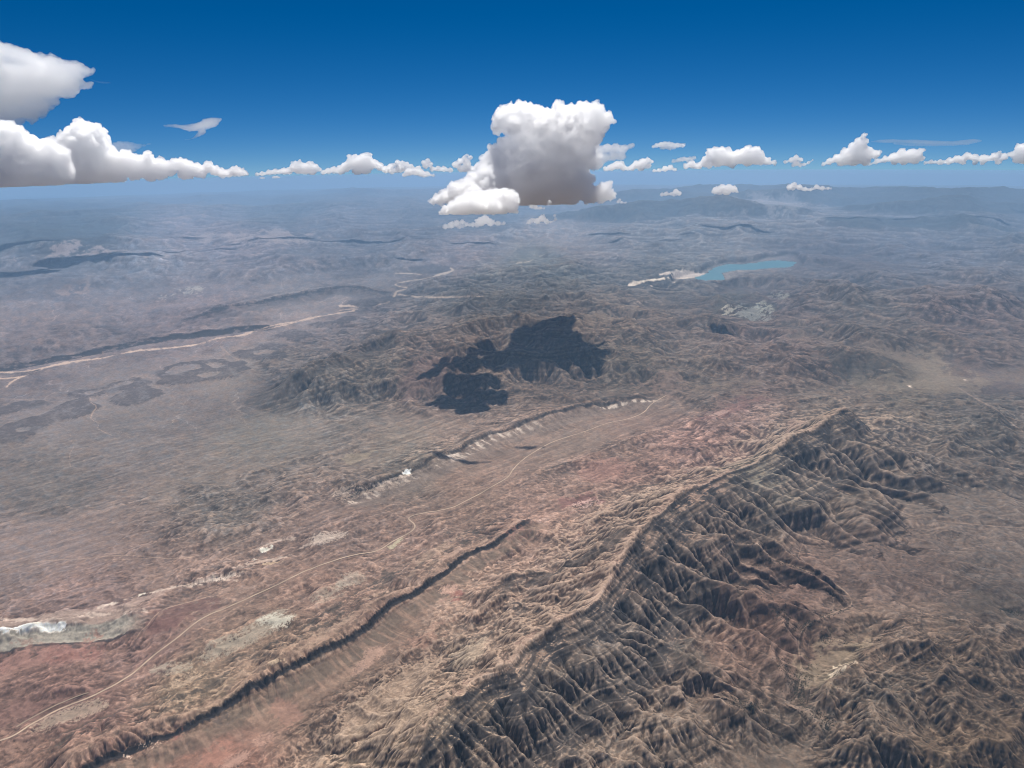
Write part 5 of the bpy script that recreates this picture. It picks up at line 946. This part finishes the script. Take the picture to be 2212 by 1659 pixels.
cum('ragged cumulus tower touching the left shoulder of the tower cloud', 4, [(2000, 180, 30), (2040, 150, 26), (2080, 125, 24), (2098, 95, 12), (2130, 115, 20), (2100, 180, 38), (2050, 215, 32), (2140, 220, 30), (2190, 200, 30), (2250, 180, 40), (2300, 140, 40), (2340, 200, 50)], (2100, 262), .6, seed=26)
cum('hazy spreading cumulus right behind the towering cloud', 3, [(40, 160, 26), (80, 145, 24), (120, 145, 24), (160, 148, 22), (200, 133, 15), (215, 128, 9), (60, 195, 26), (110, 185, 24), (150, 185, 22), (30, 220, 30)], (100, 262), 1.5, seed=27, dens=2.5, flat=False, amp=.9)
cum('bright small cumulus pair at the right edge of the towering cloud', 3, [(70, 250, 14), (100, 243, 18), (130, 232, 20), (152, 220, 12), (160, 245, 16), (205, 245, 16), (230, 228, 20), (260, 218, 20), (285, 205, 15), (305, 212, 11), (250, 245, 18), (290, 235, 14)], (180, 266), 0, seed=28)
cum('low white cumulus between the small pair and the double tower', 3, [(318, 260, 9), (345, 257, 10), (375, 250, 15), (400, 244, 14), (425, 254, 10), (350, 262, 7)], (370, 268), 0, seed=29, vox=.7)
cum('small floating cloud high above the horizon row', 3, [(318, 135, 10), (345, 128, 14), (378, 122, 13), (410, 130, 14), (445, 128, 11), (475, 128, 7), (400, 142, 10), (350, 140, 9)], (400, 266), .3, seed=30, dens=5, amp=.8, chain=True, flat=False, vox=.6)
cum('thin flat cloud above the low cumulus left of the double tower', 3, [(415, 212, 8), (440, 205, 11), (470, 200, 12), (505, 198, 11), (530, 196, 7), (490, 208, 8)], (470, 262), .3, seed=31, dens=4, amp=.8, chain=True, flat=False, vox=.6)
cum('double-headed cumulus tower right of the towering cloud', 3, [(480, 238, 14), (510, 228, 20), (550, 235, 18), (580, 215, 24), (605, 170, 22), (630, 158, 20), (665, 160, 22), (700, 152, 15), (640, 205, 34), (700, 198, 36), (750, 190, 34), (790, 160, 24), (808, 140, 12), (840, 160, 24), (865, 170, 16), (800, 200, 34), (860, 202, 28), (900, 212, 18), (935, 218, 12), (720, 232, 16), (545, 248, 9), (600, 235, 14)], (700, 252), 0, seed=32)
cum('small spiky cumulus between the double tower and the slanted peak', 3, [(990, 215, 9), (1020, 205, 13), (1045, 192, 13), (1070, 203, 11), (1030, 232, 9), (1045, 222, 14), (1085, 228, 9), (1110, 218, 8), (1130, 205, 5), (1065, 235, 8)], (1050, 242), 0, seed=33, vox=.7)
cum('slanted pointed cumulus peak in the right horizon row', 3, [(1185, 225, 10), (1215, 212, 17), (1255, 195, 20), (1295, 170, 22), (1335, 140, 22), (1365, 108, 18), (1388, 82, 13), (1402, 72, 8), (1398, 110, 16), (1375, 150, 30), (1415, 160, 22), (1450, 175, 20), (1340, 195, 36), (1280, 212, 24), (1400, 205, 26), (1472, 165, 10)], (1320, 238), 0, seed=34)
cum('cumulus mound right beside the slanted peak', 3, [(1420, 226, 9), (1460, 212, 14), (1500, 200, 16), (1545, 190, 22), (1585, 168, 20), (1640, 168, 20), (1680, 162, 16), (1700, 153, 8), (1600, 200, 26), (1655, 198, 24), (1550, 212, 17), (1690, 195, 14)], (1570, 236), 0, seed=35)
cum('long low string of cumulus near the right end of the horizon row', 3, [(1705, 220, 8), (1735, 215, 11), (1780, 215, 13), (1830, 210, 16), (1870, 200, 17), (1920, 185, 18), (1960, 193, 17), (2010, 198, 18), (2060, 188, 17), (2085, 168, 10), (2110, 188, 16), (2000, 218, 12), (1900, 216, 14), (2080, 212, 15), (1960, 218, 12)], (1900, 234), 0, seed=36)
cum('cumulus cut by the right edge of the view', 3, [(2150, 178, 15), (2185, 148, 20), (2225, 140, 26), (2180, 198, 20), (2230, 195, 30), (2290, 170, 40)], (2180, 226), 0, seed=37)
cum('long thin cirrus streak above the right horizon row', 3, [(1430, 112, 4), (1480, 108, 7), (1540, 106, 9), (1600, 110, 9), (1660, 112, 10), (1720, 116, 11), (1780, 118, 10), (1840, 118, 9), (1900, 112, 9), (1950, 106, 9), (1990, 107, 5), (1930, 116, 9), (1850, 124, 8), (1770, 127, 7), (1690, 127, 7), (1610, 126, 6), (1550, 120, 6)], (1700, 236), 0, D=120, dens=.5, seed=38, stretch=4, amp=.4, vox=.6, flat=False, name='cirrus_streak', chain=True, deep=2)
cum('small cottony cloud left of the round one, over the far blue range', 3, [(358, 382, 10), (380, 378, 11), (405, 378, 9), (430, 366, 14), (448, 376, 12), (420, 384, 9)], (400, 393), .1, seed=39, dens=13, vox=.7, fl=.15)
cum('round cottony cloud over the far blue range', 3, [(635, 362, 19), (665, 348, 20), (700, 345, 18), (725, 355, 18), (742, 366, 9), (620, 370, 9), (690, 366, 20), (655, 372, 12)], (680, 385), .1, seed=40, dens=13, fl=.15)
cum('curved cottony cloud, rightmost of the three over the far blue range', 3, [(1010, 345, 14), (1035, 332, 14), (1062, 345, 14), (1090, 355, 11), (1120, 356, 9), (1150, 343, 12), (1180, 350, 11), (1210, 350, 8), (1225, 352, 5), (1030, 352, 10)], (1100, 366), .1, seed=41, dens=13, vox=.8, fl=.15)
S.cycles.volume_bounces = 128; S.cycles.max_bounces = 130; S.cycles.transparent_max_bounces = 64
print('clouds', time.time()-T0)
